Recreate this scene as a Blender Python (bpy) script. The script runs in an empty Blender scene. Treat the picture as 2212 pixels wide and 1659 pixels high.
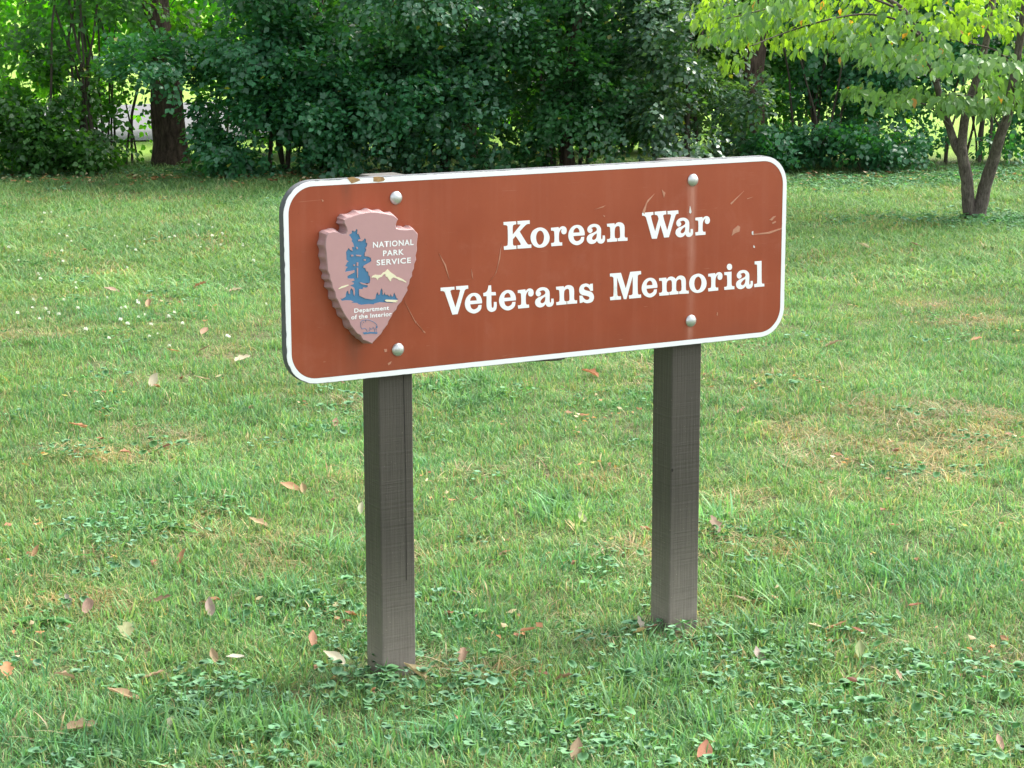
import bpy, math, random
import numpy as np
from mathutils import Matrix, Vector, noise as mnoise

random.seed(7); rng = np.random.default_rng(7)
S = bpy.context.scene
COL = S.collection

# ------------------------------------------------------------------ camera
CAM_H = 1.6541; PITCH = math.radians(11.077); ROLL = -0.002576; FPX = 4547.3   # focal length in units of a 2212 px wide picture
cam_d = bpy.data.cameras.new('camera'); cam = bpy.data.objects.new('camera', cam_d); COL.objects.link(cam)
cam_d.sensor_width = 36; cam_d.lens = 74.003; cam_d.clip_start = 0.1; cam_d.clip_end = 600
_F = Vector((0, math.cos(PITCH), -math.sin(PITCH))); _R = Vector((1, 0, 0)); _U = _R.cross(_F)
_R2 = _R*math.cos(ROLL) + _U*math.sin(ROLL); _U2 = -_R*math.sin(ROLL) + _U*math.cos(ROLL)
M4 = Matrix((_R2, _U2, -_F)).transposed().to_4x4(); M4.translation = Vector((0, 0, CAM_H)); cam.matrix_world = M4
cam_d.dof.use_dof = False
S.camera = cam
S.render.resolution_x = 1024; S.render.resolution_y = 768

# ------------------------------------------------------------------ world, sun, exposure
SUN_EL = math.radians(50); SUN_AZ = math.radians(52)      # azimuth clockwise from +Y (beyond the scene, to the right)
W = bpy.data.worlds.new('World'); S.world = W; W.use_nodes = True
wn = W.node_tree; wn.nodes.clear()
sky = wn.nodes.new('ShaderNodeTexSky'); sky.sky_type = 'NISHITA'; sky.sun_disc = False
sky.sun_elevation = SUN_EL; sky.sun_rotation = SUN_AZ; sky.air_density = 1.0; sky.dust_density = 3.0; sky.ozone_density = 1.0
hs = wn.nodes.new('ShaderNodeHueSaturation'); hs.inputs['Saturation'].default_value = 0.30
bg = wn.nodes.new('ShaderNodeBackground'); bg.inputs[1].default_value = 0.12
wo = wn.nodes.new('ShaderNodeOutputWorld')
wn.links.new(sky.outputs[0], hs.inputs['Color']); wn.links.new(hs.outputs[0], bg.inputs[0]); wn.links.new(bg.outputs[0], wo.inputs[0])
sun_d = bpy.data.lights.new('sun', 'SUN'); sun = bpy.data.objects.new('sun', sun_d); COL.objects.link(sun)
sun_d.energy = 1.5; sun_d.angle = math.radians(17.0); sun_d.color = (1.0, 0.95, 0.86)
_sd = Vector((math.sin(SUN_AZ)*math.cos(SUN_EL), math.cos(SUN_AZ)*math.cos(SUN_EL), math.sin(SUN_EL)))
sun.rotation_euler = _sd.to_track_quat('Z', 'Y').to_euler()
S.view_settings.view_transform = 'Standard'; S.view_settings.look = 'None'; S.view_settings.gamma = 1.0
S.view_settings.exposure = 2.22; S.view_settings.use_curve_mapping = False
S.render.engine = 'CYCLES'; S.cycles.max_bounces = 8; S.cycles.transmission_bounces = 6; S.cycles.diffuse_bounces = 4

# ---- outlines measured in tenths of a millimetre
GLYPHS={'K':[[(-12,666,0),(328,665,0),(333,592,0),(272,584,1),(241,556,1),(237,349,0),(453,571,1),(451,581,1),(370,589,0),(367,666,0),(703,666,0),(705,579,0),(645,578,1),(588,555,1),(428,410,0),(625,121,1),(667,87,1),(747,82,0),(749,0,0),(368,3,0),(367,87,0),(438,88,1),(461,108,1),(318,313,0),(241,239,0),(243,121,1),(266,87,1),(334,82,0),(339,0,0),(0,0,0),(-7,84,0),(62,90,1),(99,114,1),(98,544,1),(69,582,1),(-10,593,0)]],'o':[[(254,238,1),(357,217,1),(451,152,1),(513,50,1),(527,-50,1),(489,-154,1),(395,-230,1),(254,-252,1),(131,-217,1),(37,-125,1),(0,0,1),(24,113,1),(103,198,1)],[(263,162,1),(329,127,1),(371,42,1),(368,-56,1),(329,-144,1),(254,-182,1),(197,-144,1),(159,-59,1),(155,39,1),(192,127,1)]],'r':[[(-10,448,0),(199,454,0),(208,410,0),(251,449,1),(327,467,1),(403,431,1),(427,364,1),(408,291,1),(346,269,1),(294,294,1),(275,341,1),(289,389,1),(318,408,0),(270,394,1),(227,343,1),(211,270,1),(215,114,1),(242,81,1),(299,77,0),(304,1,0),(0,0,0),(-8,80,0),(52,83,1),(82,106,1),(78,344,1),(56,372,1),(-10,381,0)]],'e':[[(461,-29,0),(463,29,1),(429,130,1),(352,210,1),(237,237,1),(122,207,1),(36,121,1),(0,0,1),(27,-117,1),(104,-205,1),(229,-256,1),(344,-237,1),(431,-168,1),(451,-66,0),(368,-64,0),(334,-129,1),(243,-160,1),(171,-118,1),(142,-30,0)],[(141,53,0),(160,122,1),(232,167,1),(295,130,1),(322,50,0)]],'a':[[(230,352,1),(327,320,1),(391,250,1),(404,166,1),(405,-9,1),(427,-40,1),(446,-20,1),(450,55,0),(514,51,0),(517,-58,1),(476,-122,1),(408,-141,1),(335,-125,1),(289,-64,0),(233,-115,1),(136,-135,1),(49,-103,1),(0,-33,1),(9,49,1),(77,107,1),(154,131,1),(222,152,1),(275,186,1),(284,223,1),(255,265,1),(202,280,1),(119,258,0),(156,223,1),(154,173,1),(96,138,1),(38,164,1),(13,223,1),(37,288,1),(114,341,1)],[(285,119,0),(212,86,1),(145,7,1),(184,-38,1),(252,-16,1),(280,40,1)]],'n':[[(-11,451,0),(202,452,0),(214,408,0),(270,455,1),(359,466,1),(447,432,1),(495,358,1),(501,115,1),(529,79,1),(583,74,0),(587,-2,0),(306,3,0),(301,75,0),(342,78,1),(369,106,1),(362,316,1),(350,358,1),(310,377,1),(242,356,1),(215,291,1),(219,107,1),(244,81,1),(283,76,0),(286,1,0),(0,0,0),(-5,75,0),(58,77,1),(87,103,1),(80,341,1),(56,372,1),(-5,380,0)]],'W':[[(-295,661,0),(30,665,0),(39,593,0),(-9,587,1),(-36,561,1),(92,176,0),(193,485,0),(162,559,1),(124,584,1),(76,589,0),(73,667,0),(412,670,0),(418,582,0),(354,579,1),(322,550,1),(451,181,0),(561,545,1),(542,573,1),(456,582,0),(449,664,0),(772,663,0),(781,577,0),(720,570,1),(683,520,1),(502,6,0),(362,6,0),(248,329,0),(145,-7,0),(0,0,0),(-179,534,1),(-222,577,1),(-291,590,0)]],'V':[[(-306,666,0),(59,662,0),(63,593,0),(-19,589,1),(-48,561,1),(84,166,0),(211,558,1),(193,581,1),(107,586,0),(100,668,0),(427,666,0),(431,588,0),(368,581,1),(329,541,1),(140,2,0),(0,0,0),(-188,524,1),(-226,574,1),(-307,589,0)]],'t':[[(54,414,0),(123,413,0),(132,247,0),(247,241,0),(255,163,0),(129,169,0),(135,-98,1),(165,-133,1),(192,-102,1),(197,6,0),(272,0,0),(273,-109,1),(243,-194,1),(144,-228,1),(51,-192,1),(5,-105,1),(1,161,0),(-84,168,0),(-89,242,0),(-20,258,1),(29,311,1)]],'s':[[(370,452,0),(377,273,0),(301,279,0),(254,352,1),(184,393,1),(126,377,1),(120,337,1),(173,303,1),(325,252,1),(395,171,1),(402,79,1),(349,3,1),(221,-19,1),(140,-1,1),(87,28,0),(76,4,0),(0,0,0),(-9,184,0),(75,180,0),(104,123,1),(186,64,1),(256,71,1),(276,119,1),(220,154,1),(57,202,1),(-7,262,1),(-13,363,1),(45,443,1),(161,470,1),(230,457,1),(283,426,0),(294,450,0)]],'M':[[(-11,665,0),(305,662,0),(451,261,0),(578,665,0),(892,665,0),(898,583,0),(836,578,1),(800,547,1),(807,113,1),(842,79,1),(898,78,0),(905,-5,0),(555,-2,0),(545,81,0),(616,83,1),(655,111,1),(650,553,0),(472,-5,0),(397,-2,0),(194,557,0),(206,116,1),(239,83,1),(310,78,0),(313,-2,0),(0,0,0),(-6,83,0),(61,84,1),(94,110,1),(91,541,1),(57,581,1),(-10,591,0)]],'m':[[(-17,447,0),(198,445,0),(210,391,0),(269,445,1),(349,462,1),(430,433,1),(483,391,0),(545,449,1),(638,467,1),(731,431,1),(784,349,1),(794,105,1),(823,69,1),(876,67,0),(883,-7,0),(593,1,0),(586,64,0),(638,76,1),(660,105,1),(654,320,1),(639,355,1),(593,375,1),(524,349,1),(499,283,1),(504,107,1),(534,76,1),(568,71,0),(573,0,0),(304,1,0),(297,74,0),(343,81,1),(372,108,1),(369,312,1),(351,362,1),(299,373,1),(236,351,1),(212,294,1),(216,110,1),(240,79,1),(280,71,0),(285,-2,0),(0,0,0),(-9,76,0),(45,79,1),(81,100,1),(76,343,1),(58,373,1),(-11,378,0)]],'i':[[(-12,456,0),(210,453,0),(221,112,1),(254,78,1),(305,74,0),(309,-2,0),(0,0,0),(-8,78,0),(52,80,1),(83,107,1),(76,344,1),(58,375,1),(-8,380,0)],[(143,661,1),(200,636,1),(225,575,1),(203,515,1),(146,500,1),(89,524,1),(64,586,1),(86,644,1)]],'l':[[(-10,666,0),(207,666,0),(227,111,1),(252,74,1),(307,70,0),(315,-1,0),(0,0,0),(-8,78,0),(52,84,1),(84,106,1),(73,554,1),(52,582,1),(-4,589,0)]]}
LINE1=[('K',2798,10043),('o',3526,10279),('r',4105,10041),('e',4579,10276),('a',5105,10160),('n',5689,10044),('W',6991,10044),('a',7696,10173),('r',8293,10036)]
LINE2=[('V',1394,8592),('e',1730,8842),('t',2317,8804),('e',2655,8830),('r',3181,8598),('a',3653,8709),('n',4248,8598),('s',4910,8595),('M',5785,8595),('e',6704,8840),('m',7231,8597),('o',8123,8850),('r',8708,8590),('i',9202,8588),('a',9566,8719),('l',10135,8589)]
ART={'arrow':[(-1542,11061),(-1429,11106),(-1270,11148),(-1157,11172),(-998,11194),(-862,11201),(-725,11193),(-566,11159),(-428,11131),(-291,11092),(-211,11035),(-159,10980),(-201,10930),(-225,10859),(-215,10785),(-111,10758),(4,10741),(144,10743),(225,10742),(283,10682),(333,10622),(327,10480),(306,10355),(312,10229),(275,10105),(286,10020),(238,9918),(225,9814),(177,9733),(183,9638),(116,9569),(103,9464),(44,9384),(55,9320),(-5,9219),(-64,9139),(-112,9058),(-206,8970),(-243,8889),(-325,8821),(-361,8740),(-444,8641),(-468,8558),(-586,8442),(-633,8361),(-680,8323),(-774,8246),(-879,8139),(-993,8202),(-1118,8255),(-1174,8365),(-1264,8415),(-1364,8550),(-1431,8629),(-1463,8726),(-1541,8836),(-1595,8924),(-1639,9011),(-1682,9098),(-1725,9205),(-1780,9293),(-1800,9419),(-1865,9527),(-1874,9631),(-1917,9717),(-1926,9821),(-1969,9907),(-1977,10052),(-1986,10176),(-1994,10300),(-2013,10445),(-2011,10547),(-1998,10649),(-1963,10739),(-1917,10787),(-1793,10820),(-1682,10783),(-1571,10735),(-1492,10740),(-1469,10800),(-1489,10884),(-1533,10968)],'tree':[(-1231,10831),(-1204,10805),(-1211,10712),(-1170,10699),(-1155,10657),(-1127,10593),(-1190,10577),(-1191,10546),(-1100,10540),(-1050,10568),(-1031,10604),(-991,10574),(-999,10513),(-960,10479),(-978,10397),(-1012,10379),(-990,10346),(-1002,10295),(-1025,10276),(-1034,10194),(-947,10177),(-880,10142),(-867,10068),(-904,10039),(-973,10013),(-1054,9977),(-1077,9937),(-1020,9912),(-999,9848),(-949,9824),(-943,9750),(-910,9717),(-900,9643),(-912,9571),(-970,9544),(-1117,9586),(-1174,9600),(-1118,9555),(-964,9512),(-971,9471),(-1028,9464),(-1074,9478),(-1097,9438),(-1143,9442),(-1184,9445),(-1190,9372),(-1180,9288),(-1033,9214),(-850,9179),(-781,9194),(-756,9297),(-721,9337),(-699,9272),(-664,9290),(-652,9373),(-616,9423),(-594,9369),(-591,9264),(-561,9282),(-549,9324),(-526,9269),(-480,9255),(-469,9275),(-446,9232),(-407,9218),(-392,9280),(-365,9215),(-331,9212),(-318,9264),(-295,9300),(-261,9217),(-239,9163),(-192,9138),(-228,9120),(-505,9152),(-552,9135),(-506,9099),(-298,9073),(-345,9062),(-483,9077),(-667,9102),(-806,9081),(-818,9061),(-944,9081),(-1127,9079),(-1195,9091),(-1240,9126),(-1398,9149),(-1330,9164),(-1397,9201),(-1533,9215),(-1624,9208),(-1667,9284),(-1627,9250),(-1532,9294),(-1519,9366),(-1495,9416),(-1461,9435),(-1451,9361),(-1417,9348),(-1416,9431),(-1381,9481),(-1336,9425),(-1327,9341),(-1305,9298),(-1292,9380),(-1301,9475),(-1335,9508),(-1414,9545),(-1322,9570),(-1317,9601),(-1389,9627),(-1298,9651),(-1309,9694),(-1467,9705),(-1477,9758),(-1454,9777),(-1295,9838),(-1294,9890),(-1385,9876),(-1532,9865),(-1508,9936),(-1462,9974),(-1529,10000),(-1495,10039),(-1482,10079),(-1437,10097),(-1493,10142),(-1491,10224),(-1500,10318),(-1431,10406),(-1398,10363),(-1331,10327),(-1352,10422),(-1295,10418),(-1316,10502),(-1360,10567),(-1337,10586),(-1392,10672),(-1419,10704),(-1346,10741),(-1345,10782),(-1322,10801),(-1289,10769),(-1254,10787)],'mount':[(-876,9683),(-852,9723),(-772,9748),(-703,9733),(-634,9732),(-576,9787),(-530,9794),(-460,9852),(-380,9773),(-277,9702),(-231,9657),(-174,9642),(-81,9594),(15,9523),(6,9507),(-82,9551),(-175,9579),(-220,9614),(-313,9652),(-371,9625),(-379,9573),(-402,9569),(-451,9642),(-485,9686),(-509,9677),(-530,9752),(-588,9725),(-612,9685),(-658,9678),(-704,9660),(-717,9619),(-762,9675),(-819,9689)],'streak':[(-1708,9495),(-1628,9541),(-1458,9569),(-1447,9554),(-1527,9523),(-1697,9484)],'log':[(-545,9134),(-501,9150),(-239,9119),(-198,9090),(-263,9091),(-228,9063),(-506,9102)],'isl':[[(-1238,10062),(-1195,10059),(-1197,9976),(-1235,9979)],[(-1234,9937),(-1202,9935),(-1211,9707),(-1229,9704)],[(-1227,10424),(-1194,10391),(-1217,10361),(-1239,10383)],[(-1378,10248),(-1321,10244),(-1310,10212),(-1367,10206)],[(-1253,10239),(-1117,10220),(-1129,10190),(-1243,10208)],[(-1058,10123),(-1005,10119),(-1006,10084),(-1052,10091)],[(-1319,10016),(-1280,10020),(-1281,9986),(-1315,9985)]],'b_strokes':[[(-1127,8514),(-1157,8563),(-1164,8627),(-1155,8684),(-1130,8711),(-1079,8718),(-1041,8718),(-1010,8721),(-960,8714),(-891,8685),(-815,8644),(-759,8588),(-741,8534),(-748,8505)],[(-1127,8514),(-1057,8532),(-1014,8488),(-999,8451)],[(-1041,8718),(-1032,8691),(-1045,8669)],[(-937,8539),(-925,8503),(-958,8454)],[(-919,8503),(-894,8495),(-856,8503)],[(-858,8544),(-824,8506),(-812,8470),(-819,8413)],[(-780,8520),(-771,8467),(-778,8409)],[(-1096,8679),(-1090,8656)],[(-1125,8641),(-1115,8626)]],'b_base':[[(-1113,8432),(-1021,8442),(-1009,8423),(-945,8435),(-737,8406),(-757,8373),(-921,8396),(-1085,8389)]],'b_tail':[[(-773,8560),(-741,8528),(-751,8503),(-780,8520)]]}
TXT=[('NATIONAL', -825, 213, 10372, 135), ('PARK', -574, -41, 10165, 129), ('SERVICE', -741, 138, 9960, 129), ('Department', -1322, -440, 8911, 100), ('of the Interior', -1401, -372, 8763, 106)]
MARKS={'chip':[[(8114,10796),(8131,10763),(8160,10644),(8133,10600),(8095,10629),(8099,10683)],[(10021,10032),(10064,10048),(10067,9941),(10023,9961)],[(10086,9684),(10126,9635),(10118,9610),(10074,9628)]],'scratch':[[(9439,10121),(9587,10218),(9660,10178),(9633,10056),(9505,10029),(9400,9965),(9419,10052)],[(10044,9971),(10521,9991),(10957,10071),(10962,10042),(10566,9945),(10088,9947)],[(10557,10302),(10686,10383),(10773,10389),(10645,10279)],[(10646,10226),(10755,10262),(10777,10232),(10669,10189)],[(6701,10735),(6840,11002),(7062,11161),(6841,10933),(6763,10663)],[(5557,10716),(5629,10695),(5605,10662)],[(8990,8043),(9012,8023),(9001,7946),(8979,7972)],[(7330,11044),(7265,11253),(7377,11162)],[(9850,10891),(10043,10915),(9864,10872)],[(9339,10795),(9760,11089),(9366,10759)],[(5318,10865),(5635,10949),(5556,10902)],[(-411,7933),(-333,7926),(-334,7862),(-392,7853)],[(-318,7586),(-220,7623),(-241,7568),(-300,7538)],[(382,8543),(441,8520),(421,8468)],[(596,8292),(667,8250),(675,8210),(628,8243)],[(2729,10201),(2687,9843),(2562,9490),(2377,9286),(2582,9506),(2658,9845)],[(-1923,11513),(-1868,11475),(-1895,11443)],[(1911,9644),(1939,9534),(1950,9397),(1922,9500)],[(133,9026),(402,8541),(616,8273),(382,8543)],[(1053,10079),(1229,9800),(1326,9435),(1190,9802)]],'rust':[[(-1278,11958),(-1127,11974),(-977,11919),(-939,11890),(-1053,11854),(-1167,11826),(-1223,11887)],[(-615,11949),(-481,11950),(-367,11930),(-321,11873),(-368,11840),(-483,11825),(-617,11846)]]}

# ------------------------------------------------------------------ helpers
def ray(u, v):
    return _F + _R2*((u-1106)/FPX) - _U2*((v-829.5)/FPX)
def ground_at(u, v, z=0.0):
    d = ray(u, v); s = (z-CAM_H)/d.z; return Vector((d.x*s, d.y*s, z))
def at_depth(u, v, Y):
    d = ray(u, v); s = Y/d.y; return Vector((d.x*s, Y, CAM_H + d.z*s))

def tag(o, label=None, cat=None, group=None, kind=None):
    if label: o['label'] = label
    if cat: o['category'] = cat
    if group: o['group'] = group
    if kind: o['kind'] = kind
    return o
def empty(name, loc=(0, 0, 0), rz=0.0):
    o = bpy.data.objects.new(name, None); COL.objects.link(o); o.location = loc; o.rotation_euler = (0, 0, rz); o.empty_display_size = 0.1
    return o
def link(name, me, parent=None, mat=None):
    if mat is not None and len(me.materials) == 0: me.materials.append(mat)
    o = bpy.data.objects.new(name, me); COL.objects.link(o)
    if parent is not None: o.parent = parent
    return o
def mesh(name, v, f, mat=None, smooth=False, cols=None):
    me = bpy.data.meshes.new(name); me.from_pydata([tuple(a) for a in v], [], f); 
    if mat is not None: me.materials.append(mat)
    if smooth: me.polygons.foreach_set('use_smooth', [True]*len(me.polygons))
    if cols is not None:
        a = me.color_attributes.new('col', 'FLOAT_COLOR', 'POINT'); a.data.foreach_set('color', np.asarray(cols, np.float32).ravel())
    me.update(); return me
def mesh_np(name, v, f, mat=None, cols=None, smooth=False):
    """v (N,3), f (M,k) with one face size"""
    me = bpy.data.meshes.new(name); v = np.asarray(v, np.float32); f = np.asarray(f, np.int32); k = f.shape[1]
    me.vertices.add(len(v)); me.vertices.foreach_set('co', v.ravel())
    me.loops.add(f.size); me.loops.foreach_set('vertex_index', f.ravel())
    me.polygons.add(len(f)); me.polygons.foreach_set('loop_start', np.arange(0, f.size, k, dtype=np.int32))
    me.polygons.foreach_set('loop_total', np.full(len(f), k, np.int32))
    if smooth: me.polygons.foreach_set('use_smooth', np.ones(len(f), bool))
    if mat is not None: me.materials.append(mat)
    me.update(calc_edges=True)
    if cols is not None:
        a = me.color_attributes.new('col', 'FLOAT_COLOR', 'POINT'); c = np.ones((len(v), 4), np.float32); c[:, :3] = cols; a.data.foreach_set('color', c.ravel())
    return me

class NT:
    def __init__(s, name):
        s.m = bpy.data.materials.new(name); s.m.use_nodes = True; s.t = s.m.node_tree; s.t.nodes.clear()
        s.out = s.n('ShaderNodeOutputMaterial')
    def n(s, t, **k):
        x = s.t.nodes.new(t)
        for a, b in k.items(): setattr(x, a, b)
        return x
    def l(s, a, b): s.t.links.new(a, b)
    def val(s, sock, v):
        if hasattr(v, 'is_output') or isinstance(v, bpy.types.NodeSocket): s.l(v, sock)
        else: sock.default_value = v
    def noise(s, vec, scale, detail=4, rough=0.55, dist=0.0):
        x = s.n('ShaderNodeTexNoise'); x.inputs['Scale'].default_value = scale; x.inputs['Detail'].default_value = detail
        x.inputs['Roughness'].default_value = rough; x.inputs['Distortion'].default_value = dist
        if vec is not None: s.l(vec, x.inputs['Vector'])
        return x.outputs['Fac']
    def ramp(s, fac, stops):
        r = s.n('ShaderNodeValToRGB'); s.l(fac, r.inputs[0]); e = r.color_ramp.elements
        while len(e) < len(stops): e.new(0.5)
        for i, (p, c) in enumerate(stops): e[i].position = p; e[i].color = (*c, 1) if len(c) == 3 else c
        return r.outputs[0]
    def mix(s, fac, a, b, mode='MIX'):
        x = s.n('ShaderNodeMix', data_type='RGBA', blend_type=mode)
        s.val(x.inputs[0], fac)
        for sock, v in ((x.inputs[6], a), (x.inputs[7], b)):
            if isinstance(v, tuple): sock.default_value = (*v, 1) if len(v) == 3 else v
            else: s.l(v, sock)
        return x.outputs[2]
    def math(s, op, a, b=0.0, clamp=False):
        x = s.n('ShaderNodeMath', operation=op, use_clamp=clamp); s.val(x.inputs[0], a); s.val(x.inputs[1], b); return x.outputs[0]
    def bump(s, h, dist=0.002, strength=1.0):
        x = s.n('ShaderNodeBump'); x.inputs['Distance'].default_value = dist; x.inputs['Strength'].default_value = strength; s.l(h, x.inputs['Height']); return x.outputs[0]
    def coord(s, which='Object', scale=None):
        c = s.n('ShaderNodeTexCoord').outputs[which]
        if scale:
            m = s.n('ShaderNodeMapping'); s.l(c, m.inputs[0]); m.inputs['Scale'].default_value = scale; c = m.outputs[0]
        return c
    def bsdf(s, col, rough=0.6, normal=None, metal=0.0, spec=0.5):
        b = s.n('ShaderNodeBsdfPrincipled')
        if isinstance(col, tuple): b.inputs['Base Color'].default_value = (*col, 1)
        else: s.l(col, b.inputs['Base Color'])
        s.val(b.inputs['Roughness'], rough); b.inputs['Metallic'].default_value = metal; b.inputs['Specular IOR Level'].default_value = spec
        if normal is not None: s.l(normal, b.inputs['Normal'])
        return b.outputs[0]
    def done(s, sh): s.l(sh, s.out.inputs[0]); return s.m

def leafy_material(name, trans_tint=(1.6, 1.9, 0.5), trans=0.4, rough=0.45, spec=0.5, instancer=False):
    t = NT(name); a = t.n('ShaderNodeAttribute', attribute_name='col').outputs['Color']
    if instancer:
        b = t.n('ShaderNodeAttribute', attribute_name='tint', attribute_type='INSTANCER').outputs['Color']; a = t.mix(1.0, a, b, 'MULTIPLY')
    p = t.bsdf(a, rough, spec=spec)
    tr = t.n('ShaderNodeBsdfTranslucent'); t.l(t.mix(1.0, a, trans_tint, 'MULTIPLY'), tr.inputs[0])
    mx = t.n('ShaderNodeMixShader'); mx.inputs[0].default_value = trans; t.l(p, mx.inputs[1]); t.l(tr.outputs[0], mx.inputs[2])
    return t.done(mx.outputs[0])

# ------------------------------------------------------------------ materials
def m_paint(name, base, var, rough=0.45, speck=None):
    t = NT(name); c = t.coord('Object'); n1 = t.noise(c, 3.0, 5); n2 = t.noise(c, 60, 3)
    col = t.mix(t.ramp_f(n1) if False else n1, base, var)
    col = t.mix(t.math('MULTIPLY', n2, 0.25), col, tuple(x*0.75 for x in base))
    nn = t.noise(c, 900, 2)
    return t.done(t.bsdf(col, rough, t.bump(nn, 0.0003, 0.4)))
def m_board_face():
    t = NT('brown sign face'); c = t.coord('Object')
    col = t.mix(t.ramp(t.noise(c, 2.2, 6, 0.65), [(0.3, (0, 0, 0)), (0.7, (1, 1, 1))]), (0.262, 0.047, 0.017), (0.358, 0.079, 0.032))
    st = t.noise(t.coord('Object', scale=(18, 1, 1.2)), 2.0, 4)
    col = t.mix(t.math('MULTIPLY', t.ramp(st, [(0.5, (0, 0, 0)), (0.8, (1, 1, 1))]), 0.12), col, (0.46, 0.20, 0.14))
    sc = t.noise(t.coord('Object', scale=(3, 1, 40)), 3.5, 3, 0.5, 1.5)
    col = t.mix(t.math('MULTIPLY', t.ramp(sc, [(0.70, (0, 0, 0)), (0.78, (1, 1, 1))]), 0.25), col, (0.6, 0.36, 0.26))
    sx = t.n('ShaderNodeSeparateXYZ'); t.l(c, sx.inputs[0])
    def band(x0, w, ztop, zlen, k, tint, col):
        m = t.n('ShaderNodeMapRange', interpolation_type='SMOOTHSTEP'); t.l(t.math('ABSOLUTE', t.math('SUBTRACT', t.math('ADD', sx.outputs[0], t.math('MULTIPLY', t.noise(c, 12, 2), 0.006)), x0+0.003)), m.inputs[0])
        m.inputs[1].default_value = 0; m.inputs[2].default_value = w; m.inputs[3].default_value = 1; m.inputs[4].default_value = 0
        z = t.n('ShaderNodeMapRange'); t.l(sx.outputs[2], z.inputs[0]); z.inputs[1].default_value = ztop-zlen; z.inputs[2].default_value = ztop; z.inputs[3].default_value = 0.25; z.inputs[4].default_value = 1
        q = t.math('LESS_THAN', sx.outputs[2], ztop)
        f = t.math('MULTIPLY', t.math('MULTIPLY', t.math('MULTIPLY', m.outputs[0], z.outputs[0]), q), t.math('MULTIPLY', t.noise(t.coord('Object', scale=(30, 1, 4)), 4, 4), k*1.6), True)
        return t.mix(f, col, tint)
    col = band(0.818, 0.020, 1.142, 0.34, 0.55, (0.62, 0.34, 0.26), col)          # run-off under the right hand bolts
    col = band(0.818, 0.012, 0.787, 0.05, 0.6, (0.62, 0.34, 0.26), col)
    col = band(-0.115, 0.030, 0.835, 0.10, 0.6, (0.10, 0.045, 0.03), col)          # grime below the emblem
    col = band(-0.130, 0.022, 1.180, 0.06, 0.5, (0.12, 0.05, 0.03), col)
    col = band(-0.005, 0.014, 1.142, 0.10, 0.3, (0.20, 0.10, 0.06), col)
    # grime gathered along the bottom edge and patches of chalky fading
    fz = t.n('ShaderNodeMapRange'); t.l(sx.outputs[2], fz.inputs[0]); fz.inputs[1].default_value = 0.74; fz.inputs[2].default_value = 0.80; fz.inputs[3].default_value = 1; fz.inputs[4].default_value = 0
    col = t.mix(t.math('MULTIPLY', fz.outputs[0], t.math('MULTIPLY', t.noise(c, 20, 5, 0.7), 0.35)), col, (0.16, 0.06, 0.035))
    fd = t.ramp(t.noise(c, 5.5, 6, 0.7, 0.4), [(0.56, (0, 0, 0)), (0.72, (1, 1, 1))]); col = t.mix(t.math('MULTIPLY', fd, 0.16), col, (0.52, 0.22, 0.16))
    sp = t.noise(c, 170, 2)
    col = t.mix(t.math('MULTIPLY', t.ramp(sp, [(0.66, (0, 0, 0)), (0.74, (1, 1, 1))]), 0.35), col, (0.14, 0.04, 0.02))
    fine = t.noise(c, 700, 2); col = t.mix(t.math('MULTIPLY', fine, 0.22), col, (0.20, 0.055, 0.03))
    dirt = t.noise(c, 9, 6, 0.7); rough = t.math('ADD', t.math('MULTIPLY', dirt, 0.25), 0.28)
    return t.done(t.bsdf(col, rough, t.bump(fine, 0.0002, 0.3), spec=0.35))
def m_white():
    t = NT('white reflective paint'); c = t.coord('Object')
    col = t.mix(t.noise(c, 25, 4), (0.88, 0.89, 0.89), (0.80, 0.82, 0.81))
    g = t.noise(c, 14, 6, 0.7)
    col = t.mix(t.math('MULTIPLY', t.ramp(g, [(0.60, (0, 0, 0)), (0.72, (1, 1, 1))]), 0.45), col, (0.50, 0.49, 0.42))
    ch = t.noise(c, 75, 4, 0.6)
    col = t.mix(t.ramp(ch, [(0.735, (0, 0, 0)), (0.75, (1, 1, 1))]), col, (0.20, 0.17, 0.13))
    return t.done(t.bsdf(col, 0.4))
def m_wood_post():
    t = NT('stained post wood'); c = t.coord('Object')
    g = t.noise(t.coord('Object', scale=(60, 60, 2.2)), 2.0, 5, 0.6); saw = t.noise(t.coord('Object', scale=(2, 2, 110)), 1.5, 2)
    col = t.mix(g, (0.048, 0.043, 0.036), (0.112, 0.099, 0.080))
    col = t.mix(t.math('MULTIPLY', saw, 0.45), col, (0.034, 0.029, 0.023))
    # splashed mud and lichen near the ground, thinning upwards
    sx = t.n('ShaderNodeSeparateXYZ'); t.l(c, sx.inputs[0])
    up = t.n('ShaderNodeMapRange'); up.inputs[1].default_value = 0.0; up.inputs[2].default_value = 0.36; up.inputs[3].default_value = 1.0; up.inputs[4].default_value = 0.0; t.l(sx.outputs[2], up.inputs[0])
    d = t.math('MULTIPLY', t.math('POWER', up.outputs[0], 1.5), t.math('ADD', t.noise(c, 22, 6, 0.7), 0.35), True)
    col = t.mix(t.math('MULTIPLY', d, 0.85), col, (0.27, 0.235, 0.195))
    sp = t.noise(c, 210, 2, 0.5); sp2 = t.ramp(sp, [(0.68, (0, 0, 0)), (0.73, (1, 1, 1))])
    col = t.mix(t.math('MULTIPLY', sp2, t.math('ADD', t.math('MULTIPLY', up.outputs[0], 0.5), 0.25)), col, (0.34, 0.29, 0.22))
    h = t.math('ADD', g, t.math('MULTIPLY', saw, 0.6))
    return t.done(t.bsdf(col, 0.62, t.bump(h, 0.003, 0.8), spec=0.3))
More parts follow.
